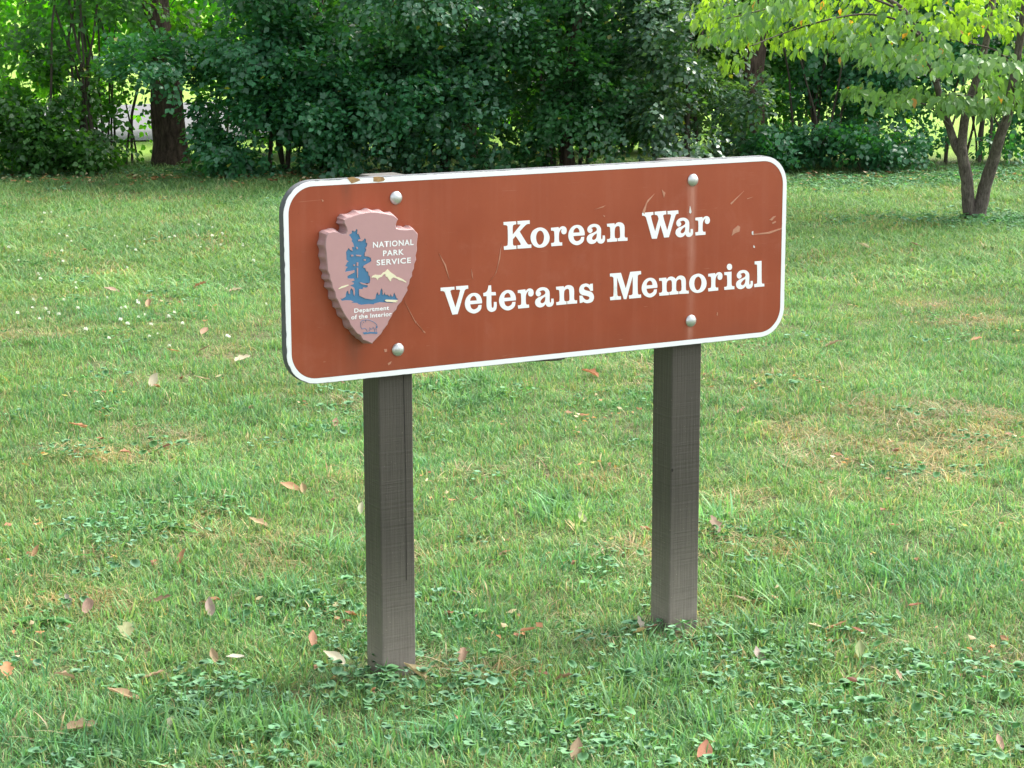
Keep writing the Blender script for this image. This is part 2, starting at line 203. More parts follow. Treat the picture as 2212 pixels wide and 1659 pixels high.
def m_bark(name, a, b, sc=1.0):
    t = NT(name); c = t.coord('Object'); g = t.noise(t.coord('Object', scale=(26*sc, 26*sc, 6*sc)), 1.6, 6, 0.65, 0.6)
    col = t.mix(t.ramp(g, [(0.35, (0, 0, 0)), (0.65, (1, 1, 1))]), a, b)
    pt = t.noise(c, 7*sc, 4); col = t.mix(t.math('MULTIPLY', t.ramp(pt, [(0.55, (0, 0, 0)), (0.7, (1, 1, 1))]), 0.5), col, tuple(min(1, x*1.5) for x in b))
    return t.done(t.bsdf(col, 0.85, t.bump(g, 0.02/sc, 0.9), spec=0.25))
def m_soil_lawn():
    t = NT('lawn soil and thatch'); c = t.coord('Object')
    n1 = t.noise(c, 1.1, 5, 0.6); n2 = t.noise(c, 45, 5, 0.7); n3 = t.noise(c, 9, 4)
    col = t.ramp(n1, [(0.32, (0.085, 0.145, 0.04)), (0.5, (0.105, 0.155, 0.05)), (0.66, (0.19, 0.17, 0.085))])
    col = t.mix(t.ramp(n2, [(0.38, (1, 1, 1)), (0.62, (0, 0, 0))]), col, (0.058, 0.050, 0.026))
    col = t.mix(t.math('MULTIPLY', t.ramp(n3, [(0.55, (0, 0, 0)), (0.75, (1, 1, 1))]), 0.5), col, (0.21, 0.165, 0.09))
    # open lawn beyond the shrubs, sunlight painted in as a brighter yellow green
    sx = t.n('ShaderNodeSeparateXYZ'); t.l(c, sx.inputs[0])
    mr = t.n('ShaderNodeMapRange'); mr.inputs[1].default_value = 18.6; mr.inputs[2].default_value = 19.8; t.l(sx.outputs[1], mr.inputs[0])
    col = t.mix(mr.outputs[0], col, t.mix(n3, (0.15, 0.27, 0.035), (0.24, 0.36, 0.06)))
    return t.done(t.bsdf(col, 0.9, t.bump(n2, 0.02, 0.8), spec=0.2))
def m_path():
    t = NT('worn asphalt'); c = t.coord('Object'); n = t.noise(c, 30, 5); col = t.mix(n, (0.075, 0.076, 0.08), (0.12, 0.12, 0.125))
    return t.done(t.bsdf(col, 0.9, t.bump(n, 0.004)))
def m_simple(name, a, b, sc=20, rough=0.6, metal=0.0, bump=0.0005):
    t = NT(name); c = t.coord('Object'); n = t.noise(c, sc, 5); return t.done(t.bsdf(t.mix(n, a, b), rough, t.bump(n, bump), metal))
def m_attr(name, rough=0.7, sc=60):
    t = NT(name); a = t.n('ShaderNodeObjectInfo').outputs['Color']; n = t.noise(t.coord('Object'), sc, 4)
    col = t.mix(t.math('MULTIPLY', n, 0.7), a, t.mix(1.0, a, (0.35, 0.3, 0.25), 'MULTIPLY'))
    p = t.bsdf(col, rough, t.bump(n, 0.001)); tr = t.n('ShaderNodeBsdfTranslucent'); t.l(col, tr.inputs[0])
    mx = t.n('ShaderNodeMixShader'); mx.inputs[0].default_value = 0.2; t.l(p, mx.inputs[1]); t.l(tr.outputs[0], mx.inputs[2]); return t.done(mx.outputs[0])

MAT = dict(
    face=m_board_face(), white=m_white(), post=m_wood_post(),
    edge=m_simple('weathered board edge', (0.045, 0.05, 0.058), (0.13, 0.135, 0.14), 40, 0.75),
    rock=m_paint('dusty rose plaque paint', (0.43, 0.235, 0.235), (0.52, 0.305, 0.30), 0.55),
    rockside=m_paint('plaque chiselled rim shaded', (0.27, 0.165, 0.16), (0.42, 0.27, 0.265), 0.6),  # rim shade put into a darker, greyer copy of the face paint
    blue=m_paint('blue enamel', (0.045, 0.16, 0.31), (0.065, 0.20, 0.35), 0.5),
    cream=m_simple('cream enamel', (0.80, 0.74, 0.50), (0.72, 0.68, 0.48), 60, 0.5),
    zinc=m_simple('galvanised steel', (0.40, 0.42, 0.41), (0.62, 0.64, 0.63), 70, 0.42, 0.75, 0.0004),
    chip=m_simple('bare chipped paint', (0.72, 0.74, 0.72), (0.6, 0.6, 0.56), 80),
    scratch=m_simple('pale scuff', (0.40, 0.14, 0.08), (0.50, 0.27, 0.17), 120),
    rust=m_simple('rusty stain', (0.16, 0.07, 0.03), (0.50, 0.32, 0.12), 130),
    crack=m_simple('dark wood crack', (0.012, 0.009, 0.008), (0.02, 0.016, 0.013), 60, 0.9),
    ground=m_soil_lawn(), path=m_path(),
    bark=m_bark('brown tree bark', (0.030, 0.020, 0.015), (0.115, 0.080, 0.062)),
    bark_dog=m_bark('dogwood bark', (0.045, 0.036, 0.030), (0.15, 0.125, 0.105), 2.2),
    twig=m_simple('twig bark', (0.035, 0.028, 0.022), (0.10, 0.08, 0.06), 50, 0.85),
    grass=leafy_material('grass blades', (1.15, 1.3, 0.65), 0.36, 0.6, 0.22, True),
    weed=leafy_material('weed leaves', (1.3, 1.5, 0.7), 0.35, 0.6, 0.3, True),
    leaf=leafy_material('shrub leaves', (2.4, 2.7, 0.35), 0.30, 0.38, 0.6),
    leaf_glow=leafy_material('sunlit shrub leaves', (3.0, 3.3, 0.35), 0.5, 0.45, 0.5),  # lit copy of the shrub leaves, backlit glow put into the tint
    leaf_dog=leafy_material('dogwood leaves backlit', (1.9, 2.0, 0.5), 0.42, 0.45, 0.5), leaf_dull=leafy_material('dogwood leaves not backlit', (1.5, 1.6, 0.6), 0.28, 0.5, 0.5),  # backlight put into the upper leaves' tint, lower tiers use the weaker copy
    fallen=m_attr('fallen leaf skin'), flower=m_simple('clover petals', (0.75, 0.77, 0.68), (0.6, 0.64, 0.5), 200),
)

# ------------------------------------------------------------------ ground and path
def ground():
    xs = np.concatenate([np.linspace(-220, -14, 12), np.linspace(-12, 14, 105), np.linspace(16, 220, 12)])
    ys = np.concatenate([np.linspace(-120, 1, 10), np.linspace(2, 22, 81), np.linspace(24, 420, 18)])
    X, Y = np.meshgrid(xs, ys); Z = 0.012*np.sin(X*1.9+Y*0.7)+0.010*np.sin(X*0.8-Y*1.7+1.0)
    Z *= np.clip((np.hypot(X, Y-8) < 18), 0, 1)
    Z = Z - 0.012
    V = np.stack([X, Y, Z], -1).reshape(-1, 3); n, m = X.shape
    i = (np.arange(n-1)[:, None]*m+np.arange(m-1)).ravel(); F = np.stack([i, i+1, i+m+1, i+m], 1)
    tag(link('ground', mesh_np('ground', V, F, MAT['ground'], smooth=True)), kind='structure')
    P = [(-90, 19.5, -90, 25.5), (-30, 20.2, -30, 26.2), (-5, 20.6, -5.4, 26.6), (-2, 21.8, -3.2, 28), (2, 26, 0, 32), (8, 36, 5, 42), (20, 60, 16, 66), (40, 110, 34, 116)]
    V = []; F = []
    for k, (x, y, x2, y2) in enumerate(P):
        V += [(x, y, 0.012), (x2, y2, 0.012)]
        if k: F.append((2*k-2, 2*k, 2*k+1, 2*k-1))
    tag(link('path', mesh('path', V, F, MAT['path'])), kind='structure')
def gz(x, y):
    z = 0.012*math.sin(x*1.9+y*0.7)+0.010*math.sin(x*0.8-y*1.7+1.0)
    return (z if math.hypot(x, y-8) < 18 else 0) - 0.012
ground()

# ------------------------------------------------------------------ the sign
SX, SY, SYAW = -0.2625, 4.8462, 0.51137
sign = tag(empty('park_sign', (SX, SY, 0), SYAW), 'brown rectangular park sign with white border and lettering on two square wooden posts', 'sign')

def rrect(x0, x1, z0, z1, r, n=12):
    pts = []
    for cx, cz, a0 in ((x1-r, z1-r, 0), (x0+r, z1-r, 90), (x0+r, z0+r, 180), (x1-r, z0+r, 270)):
        for k in range(n+1):
            a = math.radians(a0+90*k/n); pts.append((cx+r*math.cos(a), cz+r*math.sin(a)))
    return pts
def smooth_loop(L, n=5):
    P = [(a[0]*1e-4, a[1]*1e-4) for a in L]; s = [len(a) > 2 and a[2] for a in L]; N = len(P); out = []
    for i in range(N):
        a, b = P[i], P[(i+1) % N]; p, q = P[i-1], P[(i+2) % N]
        if not (s[i] or s[(i+1) % N]): out.append(a); continue
        ch = (b[0]-a[0], b[1]-a[1]); L1 = math.hypot(*ch)
        def tan(u, v, sm):
            if not sm: return ch
            t = (v[0]-u[0], v[1]-u[1]); m = math.hypot(*t) or 1; return (t[0]/m*L1, t[1]/m*L1)
        ta = tan(p, b, s[i]); tb = tan(a, q, s[(i+1) % N])
        for k in range(n):
            t = k/n; h1 = 2*t**3-3*t*t+1; h2 = t**3-2*t*t+t; h3 = -2*t**3+3*t*t; h4 = t**3-t*t
            out.append((h1*a[0]+h2*ta[0]+h3*b[0]+h4*tb[0], h1*a[1]+h2*ta[1]+h3*b[1]+h4*tb[1]))
    return out
def area(L): return sum(L[i-1][0]*L[i][1]-L[i][0]*L[i-1][1] for i in range(len(L)))/2
def plate(name, loops, y0, y1, mat, parent, n_bevel=0):
    """2D loops (x,z) with even-odd holes, filled and extruded from y0 (back) to y1 (front, smaller y)"""
    cu = bpy.data.curves.new(name, 'CURVE'); cu.dimensions = '2D'; cu.fill_mode = 'BOTH'
    for L in loops:
        sp = cu.splines.new('POLY'); sp.points.add(len(L)-1); sp.use_cyclic_u = True
        sp.points.foreach_set('co', [c for p in L for c in (p[0], p[1], 0, 1)])
    cu.extrude = abs(y0-y1)/2
    o = bpy.data.objects.new(name, cu); me = bpy.data.meshes.new_from_object(o); bpy.data.objects.remove(o); bpy.data.curves.remove(cu)
    me.transform(Matrix.Translation((0, (y0+y1)/2, 0)) @ Matrix(((1, 0, 0, 0), (0, 0, -1, 0), (0, 1, 0, 0), (0, 0, 0, 1))))
    me.materials.clear(); me.name = name
    return link(name, me, parent, mat)

X0, X1, Z0, Z1, T, B = -0.2740, 1.0972, 0.7400, 1.1812, 0.0231, 0.0128
# board: plywood core, a hair behind the painted faces, slightly ragged edge
outer = rrect(X0-B, X1+B, Z0-B, Z1+B, 0.075, 14)
board = plate('board', [outer], T, 0.0005, MAT['edge'], sign)
plate('face_panel', [rrect(X0+0.0006, X1-0.0006, Z0+0.0006, Z1-0.0006, 0.0614, 14)], 0.0005, -0.0004, MAT['face'], sign)
# white border: outer rim ragged where the paint has peeled
def densify(L, d):
    out = []
    for i in range(len(L)):
        a, b = L[i], L[(i+1) % len(L)]; m = max(1, int(math.dist(a, b)/d))
        out += [(a[0]+(b[0]-a[0])*k/m, a[1]+(b[1]-a[1])*k/m) for k in range(m)]
    return out
rim = []
D0 = densify(rrect(X0-B+0.0009, X1+B-0.0009, Z0-B+0.0009, Z1+B-0.0009, 0.074, 14), 0.004)
cx_, cz_ = (X0+X1)/2, (Z0+Z1)/2
for x, z in D0:
    w = 1.0 if (x < -0.1) else 0.35
    q = max(0.0, mnoise.noise(Vector((x*55, z*55, 3.1))))*0.0028*w + max(0, mnoise.noise(Vector((x*16, z*16, 9.1)))-0.15)*0.005*w
    nx, nz = x-min(max(x, X0+0.06), X1-0.06), z-min(max(z, Z0+0.06), Z1-0.06); L_ = math.hypot(nx, nz) or 1
    rim.append((x-nx/L_*q, z-nz/L_*q))
plate('border', [rim, rrect(X0, X1, Z0, Z1, 0.062, 14)], 0.0005, -0.0008, MAT['white'], sign)

GL = {g: [smooth_loop(L) for L in loops] for g, loops in GLYPHS.items()}
def text_line(row, base):
    for g, ax, az in row:
        dz = base-az*1e-4 if g in 'KrnWVsMmil' else 0
        if g == 'a': dz = base+0.0117-az*1e-4
        if g in 'eo': dz = base+0.0238-az*1e-4
        plate('letter', [[(x+ax*1e-4, z+az*1e-4+dz) for x, z in L] for L in GL[g]], -0.0004, -0.0011, MAT['white'], sign)
text_line(LINE1, 1.0043)
text_line(LINE2, 0.8595)

# bolts: domed carriage bolts on a thin washer rim
def bolt_mesh():
    V = []; F = []; n = 20; prof = [(0.0150, 0.0), (0.0158, 0.0012), (0.0152, 0.0028), (0.0125, 0.0058), (0.0085, 0.0080), (0.0040, 0.0091)]
    for r, h in prof:
        for k in range(n): a = 2*math.pi*k/n; V.append((r*math.cos(a), -h, r*math.sin(a)))
    for i in range(len(prof)-1):
        for k in range(n): F.append((i*n+k, (i+1)*n+k, (i+1)*n+(k+1) % n, i*n+(k+1) % n))
    V.append((0, -0.0093, 0)); c = len(V)-1; b = (len(prof)-1)*n
    for k in range(n): F.append((b+k, c, b+(k+1) % n))
    return mesh('bolt', V, F, MAT['zinc'], True)
bm_ = bolt_mesh()
for x, z in ((-0.0052, 1.1439), (-0.0052, 0.7887), (0.8184, 1.1439), (0.8184, 0.7887)):
    o = link('bolt', bm_, sign); o.location = (x, -0.0006, z); o.rotation_euler = (0, random.uniform(0, 6), 0)

# posts: chamfered square timbers
def post_mesh(w=0.089, z0=-0.35, z1=1.1915, c=0.0025, twist=0.0):
    V = []; F = []; ring = [(c, 0), (w-c, 0), (w, c), (w, w-c), (w-c, w), (c, w), (0, w-c), (0, c)]
    zs = list(np.linspace(z0, z1-0.003, 26)); 
    for z in zs:
        jx = 0.0006*math.sin(z*9); jy = 0.0005*math.sin(z*7+1)
        for x, y in ring: V.append((x+jx, y+jy, z))
    for x, y in ring: V.append((w/2+(x-w/2)*0.95, w/2+(y-w/2)*0.95, z1))
    n = 8
    for i in range(len(zs)):
        for k in range(n): F.append((i*n+k, i*n+(k+1) % n, (i+1)*n+(k+1) % n, (i+1)*n+k))
    F.append(tuple(len(zs)*n+k for k in range(n)))
    return mesh('post', V, F, MAT['post'])
pm = post_mesh()
posts = []
for x in (-0.0445, 0.7806):
    o = link('post', pm, sign); o.location = (x, T+0.0004, 0); posts.append(o)
# drying crack down the front of the left post
cr = [(0.0652, 0.735), (0.0655, 0.66), (0.0664, 0.60), (0.0666, 0.537), (0.0680, 0.47), (0.0668, 0.36), (0.0662, 0.22)]
V = []; F = []
for i, (x, z) in enumerate(cr):
    w = 0.0006 if z > 0.5 else 0.0003
    V += [(x-w, -0.0012, z), (x+w, -0.0012, z), (x+w, 0.004, z), (x-w, 0.004, z)]
    if i:
        b = 4*i
        for k in range(4): F.append((b-4+k, b-4+(k+1) % 4, b+(k+1) % 4, b+k))
F += [(0, 1, 2, 3), tuple(len(V)-4+k for k in (3, 2, 1, 0))]
link('crack', mesh('crack', V, F, MAT['crack']), posts[0])
kn = [(0.006*math.cos(a)*0.5, 0, 0.006*math.sin(a)*0.8) for a in np.linspace(0, 6.28, 9)[:-1]]
link('knot', mesh('knot', [(x+0.003, -0.0013, z+0.40) for x, y, z in kn], [tuple(range(8))], MAT['crack']), posts[1])

for kind, mat, nm in (('chip', 'chip', 'paint_chip'), ('scratch', 'scratch', 'scratch'), ('rust', 'rust', 'rust_stain')):
    for L in MARKS[kind]:
        P = [(a*1e-4, b*1e-4) for a, b in L]
        if area(P) < 0: P = P[::-1]
        plate(nm, [P], -0.0004, -0.0013 if kind != 'scratch' else -0.00125, MAT[mat], sign)

# ---- arrowhead plaque
PD = 0.036
plaque = plate('arrowhead_plaque', [], 0, 0, MAT['rock'], sign) if False else None
arrow = [(a*1e-4, b*1e-4) for a, b in ART['arrow']]
if area(arrow) < 0: arrow = arrow[::-1]
islands = [[(a*1e-4, b*1e-4) for a, b in L] for L in ART['isl']]
treeL = [(a*1e-4, b*1e-4) for a, b in ART['tree']]
def offset(L, d):
    out = []; N = len(L)
    for i in range(N):
        a, b, c = L[i-1], L[i], L[(i+1) % N]
        t = (c[0]-a[0], c[1]-a[1]); m = math.hypot(*t) or 1
        dd = d[i] if isinstance(d, list) else d
        out.append((b[0]+t[1]/m*dd, b[1]-t[0]/m*dd))
    return out
A2 = densify(arrow, 0.0035)
# chiselled rim: scallops between ridges about 11 mm apart
s_ = 0; sc = []; rr = random.Random(3); nxt = 0.02; start = 0
for i, p in enumerate(A2):
    if i: s_ += math.dist(p, A2[i-1])
    if s_-start > nxt: start = s_; nxt = rr.uniform(0.018, 0.030)
    sc.append(math.sin(math.pi*min(1, (s_-start)/nxt)))
rings = [(offset(A2, -0.0022), -PD), (offset(A2, [-0.0007*k for k in sc]), -PD+0.0016), (offset(A2, [0.0024-0.0030*k for k in sc]), -PD+0.009),
         (offset(A2, [0.0056-0.0044*k for k in sc]), -0.013), (offset(A2, [0.0050-0.0040*k for k in sc]), -0.0015)]
N = len(A2); V = []; F = []
for L, y in rings: V += [(x, y, z) for x, z in L]
for r in range(len(rings)-1):
    for k in range(N): F.append((r*N+k, r*N+(k+1) % N, (r+1)*N+(k+1) % N, (r+1)*N+k))
plaque = link('arrowhead_plaque', mesh('arrowhead_plaque', V, F, MAT['rockside']), sign)
plaque['label'] = 'dusty pink arrowhead emblem with chiselled edges, blue tree and white lettering'
plate('plaque_face', [offset(A2, -0.0021), treeL] + islands, -PD+0.003, -PD-0.0002, MAT['rock'], plaque)
bb = [(min(p[0] for p in treeL)-0.004, max(p[0] for p in treeL)+0.004), (min(p[1] for p in treeL)-0.004, max(p[1] for p in treeL)+0.004)]
plate('tree_emblem', [[(bb[0][0], bb[1][0]), (bb[0][1], bb[1][0]), (bb[0][1], bb[1][1]), (bb[0][0], bb[1][1])]] and [offset(treeL if area(treeL) > 0 else treeL[::-1], 0.0015)], -PD+0.0045, -PD+0.0014, MAT['blue'], plaque)
def flat(name, L, mat, y=-0.0010):
    P = [(a*1e-4, b*1e-4) for a, b in L]
    if area(P) < 0: P = P[::-1]
    return plate(name, [P], -PD+0.0002, -PD+y, MAT[mat], plaque)
flat('mountain_emblem', ART['mount'], 'cream'); flat('mountain_emblem', ART['streak'], 'cream'); flat('lake_emblem', ART['log'], 'cream')
flat('bison_ground', ART['b_base'][0], 'blue'); flat('bison_tail', ART['b_tail'][0], 'blue')
V = []; F = []
for st in ART['b_strokes']:
    P = [(a*1e-4, b*1e-4) for a, b in st]
    for i, (x, z) in enumerate(P):
        a, b = P[max(0, i-1)], P[min(len(P)-1, i+1)]; tx, tz = b[0]-a[0], b[1]-a[1]; m = math.hypot(tx, tz) or 1; nx, nz = -tz/m*0.00062, tx/m*0.00062
        V += [(x-nx, -PD-0.0003, z-nz), (x, -PD-0.0011-0.00002*len(V) % 0.0003, z), (x+nx, -PD-0.0003, z+nz)]
        if i:
            q = len(V)-3; F += [(q-3, q-2, q+1, q), (q-2, q-1, q+2, q+1)]
link('bison_emblem', mesh('bison_emblem', V, F, MAT['blue']), plaque)
def small_text(s, x0, x1, z, h):
    cu = bpy.data.curves.new('lettering', 'FONT'); cu.body = s; cu.size = 1; cu.offset = 0.022; cu.extrude = 0.0
    cu.space_character = 1.12 if s.isupper() else 1.08
    cu.resolution_u = 4
    o = bpy.data.objects.new('lettering', cu); me = bpy.data.meshes.new_from_object(o); bpy.data.objects.remove(o)
    co = np.zeros(len(me.vertices)*3, np.float32); me.vertices.foreach_get('co', co); co = co.reshape(-1, 3)
    cap = 0.73 if 'D' in s or s.isupper() else 0.76
    sx = (x1-x0)/(co[:, 0].max()-co[:, 0].min()); sz = h/cap
    out = np.stack([x0+(co[:, 0]-co[:, 0].min())*sx, np.full(len(co), -PD-0.0009), z+co[:, 1]*sz], 1).astype(np.float32)
    me.vertices.foreach_set('co', out.ravel()); me.materials.clear(); me.update()
    o = link('lettering', me, plaque, MAT['white']); o['label'] = 'white lettering reading '+s
for s, a, b, z, h in TXT: small_text(s, a*1e-4, b*1e-4, z*1e-4, h*1e-4)

# ------------------------------------------------------------------ leaves and foliage
def leaf_template(w, fold=0.25, droop=0.15):
    """pointed oval leaf of unit length along +Y, 6 triangles"""
    V = [(0, 0, 0), (-w*0.42, 0.22, fold*w*0.4), (-w*0.5, 0.52, fold*w*0.5-droop*0.1), (0, 1, -droop), (w*0.5, 0.52, fold*w*0.5-droop*0.1), (w*0.42, 0.22, fold*w*0.4), (0, 0.5, -droop*0.15)]
    F = [(0, 6, 1), (1, 6, 2), (2, 6, 3), (3, 6, 4), (4, 6, 5), (5, 6, 0)]
    return np.array(V, np.float32), np.array(F, np.int32)
def cheap_leaf(w):
    V = [(0, 0, 0), (-w*0.5, 0.45, w*0.1), (0, 1, -0.08), (w*0.5, 0.45, w*0.1)]
    return np.array(V, np.float32), np.array([(0, 2, 1), (0, 3, 2)], np.int32)
def frames(D, Nn):
    """D leaf directions, Nn approximate normals -> rotation matrices (n,3,3) with columns X,Y,Z"""
    D = D/np.linalg.norm(D, axis=1, keepdims=True); X = np.cross(D, Nn); X /= np.linalg.norm(X, axis=1, keepdims=True)+1e-9; Z = np.cross(X, D)
    return np.stack([X, D, Z], 2)
def scatter(name, tmpl, P, R, size, cols, mat):
    tv, tf = tmpl; n = len(P)
    V = np.einsum('nij,kj->nki', R, tv)*size[:, None, None]+P[:, None, :]
    F = tf[None]+(np.arange(n)*len(tv))[:, None, None]
    C = np.repeat(cols[:, None, :], len(tv), 1)
    return mesh_np(name, V.reshape(-1, 3), F.reshape(-1, 3), mat, C.reshape(-1, 3))
def tube(path, rad, n=8, cap=True):
    V = []; F = []; P = [Vector(p) for p in path]
    up = Vector((0.3, 0.9, 0.1))
    for i, p in enumerate(P):
        t = (P[min(i+1, len(P)-1)]-P[max(i-1, 0)]).normalized(); a = t.cross(up)
        if a.length < 1e-3: a = t.cross(Vector((1, 0, 0)))
        a.normalize(); b = t.cross(a)
        for k in range(n):
            q = 2*math.pi*k/n; rr_ = rad[i]*(1+0.10*mnoise.noise(Vector((k*1.7, i*0.8, path[0][0]*3)))); V.append(p+(a*math.cos(q)+b*math.sin(q))*rr_)
    for i in range(len(P)-1):
        for k in range(n): F.append((i*n+k, i*n+(k+1) % n, (i+1)*n+(k+1) % n, (i+1)*n+k))
    F.append(tuple((len(P)-1)*n+k for k in range(n)))
    return V, F
def curve_path(pts, n=4, wob=0.0, seed=0):
    P = [Vector(p) for p in pts]; out = []
    for i in range(len(P)-1):
        p0, p1, p2, p3 = P[max(i-1, 0)], P[i], P[i+1], P[min(i+2, len(P)-1)]
        for k in range(n):
            t = k/n; q = 0.5*((2*p1)+(p2-p0)*t+(2*p0-5*p1+4*p2-p3)*t*t+(3*p1-p0-3*p2+p3)*t**3)
            if wob: q = q+wob*mnoise.noise_vector(q*2.3+Vector((seed, seed, 0)))
            out.append(q)
    out.append(P[-1]); return out
def limb(name, pts, r0, r1, mat, parent, n=8, wob=0.03, seed=0, org=Vector((0, 0, 0))):
    cp = curve_path(pts, 4, wob, seed); m = len(cp)-1
    rad = [r0+(r1-r0)*(i/m)**0.85 for i in range(m+1)]
    V, F = tube([p-org for p in cp], rad, n)
    return link(name, mesh(name, V, F, mat, True), parent), cp

def sprays(centers, outdir, n_leaf, length, rs, size, flat=1.0, spread=0.35):
    """leaves set alternately along short drooping twigs; returns positions, directions, normals, sizes"""
    n = len(centers); k = n_leaf
    d = outdir+rs.normal(0, spread, (n, 3)); d[:, 2] -= 0.15; d /= np.linalg.norm(d, axis=1, keepdims=True)
    up = np.array([0, 0, 1.0])+rs.normal(0, 0.35, (n, 3))+outdir*0.5
    side = np.cross(d, up); side /= np.linalg.norm(side, axis=1, keepdims=True)+1e-9; nn = np.cross(side, d)
    t = np.linspace(0.1, 1, k)[None, :]
    L = length*rs.uniform(0.6, 1.3, (n, 1))
    P = centers[:, None, :]+d[:, None, :]*(t*L)[:, :, None]; P[:, :, 2] -= 0.25*(t**2)*L
    sg = np.where(np.arange(k) % 2 == 0, 1, -1)[None, :, None]
    Dl = d[:, None, :]*0.7+side[:, None, :]*sg*0.9+rs.normal(0, 0.25, (n, k, 3)); Dl[:, :, 2] -= 0.25
    P = P+side[:, None, :]*sg*0.01+rs.normal(0, 0.02, (n, k, 3))
    Nn = nn[:, None, :]*flat+rs.normal(0, 0.34, (n, k, 3))
    sz = size*rs.uniform(0.65, 1.25, (n, k))
    return P.reshape(-1, 3), Dl.reshape(-1, 3), Nn.reshape(-1, 3), sz.reshape(-1)

def shrub(name, label, cat, base, boxes, pal, stems, n_spray=None, leaf=0.051, group=None, leafk=9, mat='leaf', seed=1, wl=0.78, stem_r=0.02, dens=3.2, gap=0.02):
    """a bushy plant: crown lobes (cx,cy,cz,rx,ry,rz,sprays) + stems fanning up from the base"""
    rs = np.random.default_rng(seed); root = tag(empty(name, base), label, cat, group); org = Vector(base)
    PP = []; DD = []; NN = []; SZ = []; CC = []
    for (cx, cy, cz, rx, ry, rz, ns) in boxes:
        ns = int(ns*dens)
        u = rs.normal(size=(ns, 3)); u /= np.linalg.norm(u, axis=1, keepdims=True)
        r = rs.uniform(0, 1, (ns, 1))**0.42
        c = u*r*np.array([rx, ry, rz])
        # lumps: pull the surface in and out so the outline stays uneven
        k = np.array([1+0.48*mnoise.noise(Vector(((cx+a[0]*1.3)*1.7, (cy+a[1]*1.3)*1.7, (cz+a[2]*1.3)*1.7+seed))) for a in u*np.array([rx, ry, rz])])[:, None]
        c = c*k+np.array([cx, cy, cz])
        # gaps: drop sprays where a coarse noise is low
        g = np.array([mnoise.noise(Vector((a[0]*2.3, a[1]*2.3, a[2]*3.4+seed*3.3))) for a in c]); keep = g > gap
        c = c[keep]; u = u[keep]; c = c[c[:, 2] > 0.05]; u = u[:len(c)]
        P, D, Nn, s = sprays(c, u*0.8, leafk, leaf*3.2, rs, leaf)
        m = P[:, 2] > 0.03
        tone = np.repeat(rs.uniform(0.75, 1.25, len(c)), leafk)[m]
        w = np.repeat(rs.uniform(0, 1, len(c)), leafk)[m][:, None]
        w = w**1.8; col = (np.array(pal[0])*(1-w)+np.array(pal[1])*w)*tone[:, None]*1.05*rs.uniform(0.8, 1.2, (m.sum(), 1))
        odd = rs.uniform(0, 1, m.sum()) < 0.0025; col[odd] = (0.30, 0.30, 0.05)
        PP.append(P[m]); DD.append(D[m]); NN.append(Nn[m]); SZ.append(s[m]); CC.append(col)
    P = np.concatenate(PP); D = np.concatenate(DD); Nn = np.concatenate(NN); s = np.concatenate(SZ); C = np.concatenate(CC)
    me = scatter('crown', cheap_leaf(wl) if len(P) > 9000 else leaf_template(wl), P-np.array(base), frames(D, Nn), s, C, MAT[mat])
    tag(link('crown', me, root), kind='stuff')
    rp = random.Random(seed)
    for i, st in enumerate(stems):
        limb('stem', st, stem_r*rp.uniform(0.7, 1.3), stem_r*0.35, MAT['twig'], root, 6, 0.05, seed+i, org)
    return root

def fan(bx, by, n, h, sp, seed):
    rp = random.Random(seed); out = []
    for i in range(n):
        x0, y0 = bx+rp.uniform(-0.25, 0.25), by+rp.uniform(-0.2, 0.2); a = rp.uniform(0, 6.28); r = sp*rp.uniform(0.3, 1); hh = h*rp.uniform(0.7, 1.1)
        out.append([(x0, y0, -0.05), (x0+0.12*r*math.cos(a), y0+0.12*r*math.sin(a), hh*0.3), (x0+0.5*r*math.cos(a), y0+0.5*r*math.sin(a), hh*0.7), (x0+r*math.cos(a), y0+r*math.sin(a), hh)])
    return out

DG = ((0.028, 0.120, 0.055), (0.060, 0.200, 0.095))      # deep bluish green
MG = ((0.035, 0.110, 0.030), (0.075, 0.190, 0.045))      # mid green
LG = ((0.060, 0.190, 0.018), (0.120, 0.290, 0.025))      # light yellow green, sunlight on the back bushes put into it
GG = ((0.075, 0.135, 0.100), (0.130, 0.210, 0.150))      # greyish silvery green
# (x at 17.8 m: v-pixel columns 0..2212 span x -4.3..4.3)
shrub('tall_shrub', 'airy green shrub with many thin bare stems at the far left', 'shrub', (-3.85, 18.2, 0),
      [(-3.9, 18.3, 1.5, 0.95, 0.7, 1.0, 420), (-4.2, 18.0, 0.45, 0.7, 0.6, 0.42, 300), (-3.3, 18.4, 1.7, 0.6, 0.7, 0.9, 190), (-4.6, 18.3, 2.2, 1.1, 0.8, 1.2, 260)], MG, fan(-3.75, 18.1, 9, 2.6, 0.9, 5), seed=11, mat='leaf_glow', dens=1.9, leaf=0.06, stem_r=0.016)
shrub('tall_shrub', 'thin stemmed shrub leaning right between the far left shrub and the thick trunk', 'shrub', (-3.35, 18.7, 0),
      [(-3.1, 18.8, 1.45, 0.65, 0.6, 0.6, 190), (-2.7, 18.9, 0.95, 0.35, 0.4, 0.35, 60), (-3.45, 19.0, 0.62, 0.32, 0.3, 0.36, 50), (-3.6, 18.6, 0.3, 0.45, 0.4, 0.28, 150)], MG, fan(-3.4, 18.7, 7, 2.2, 0.8, 9), seed=12, mat='leaf_glow', dens=1.9, leaf=0.06, stem_r=0.014)
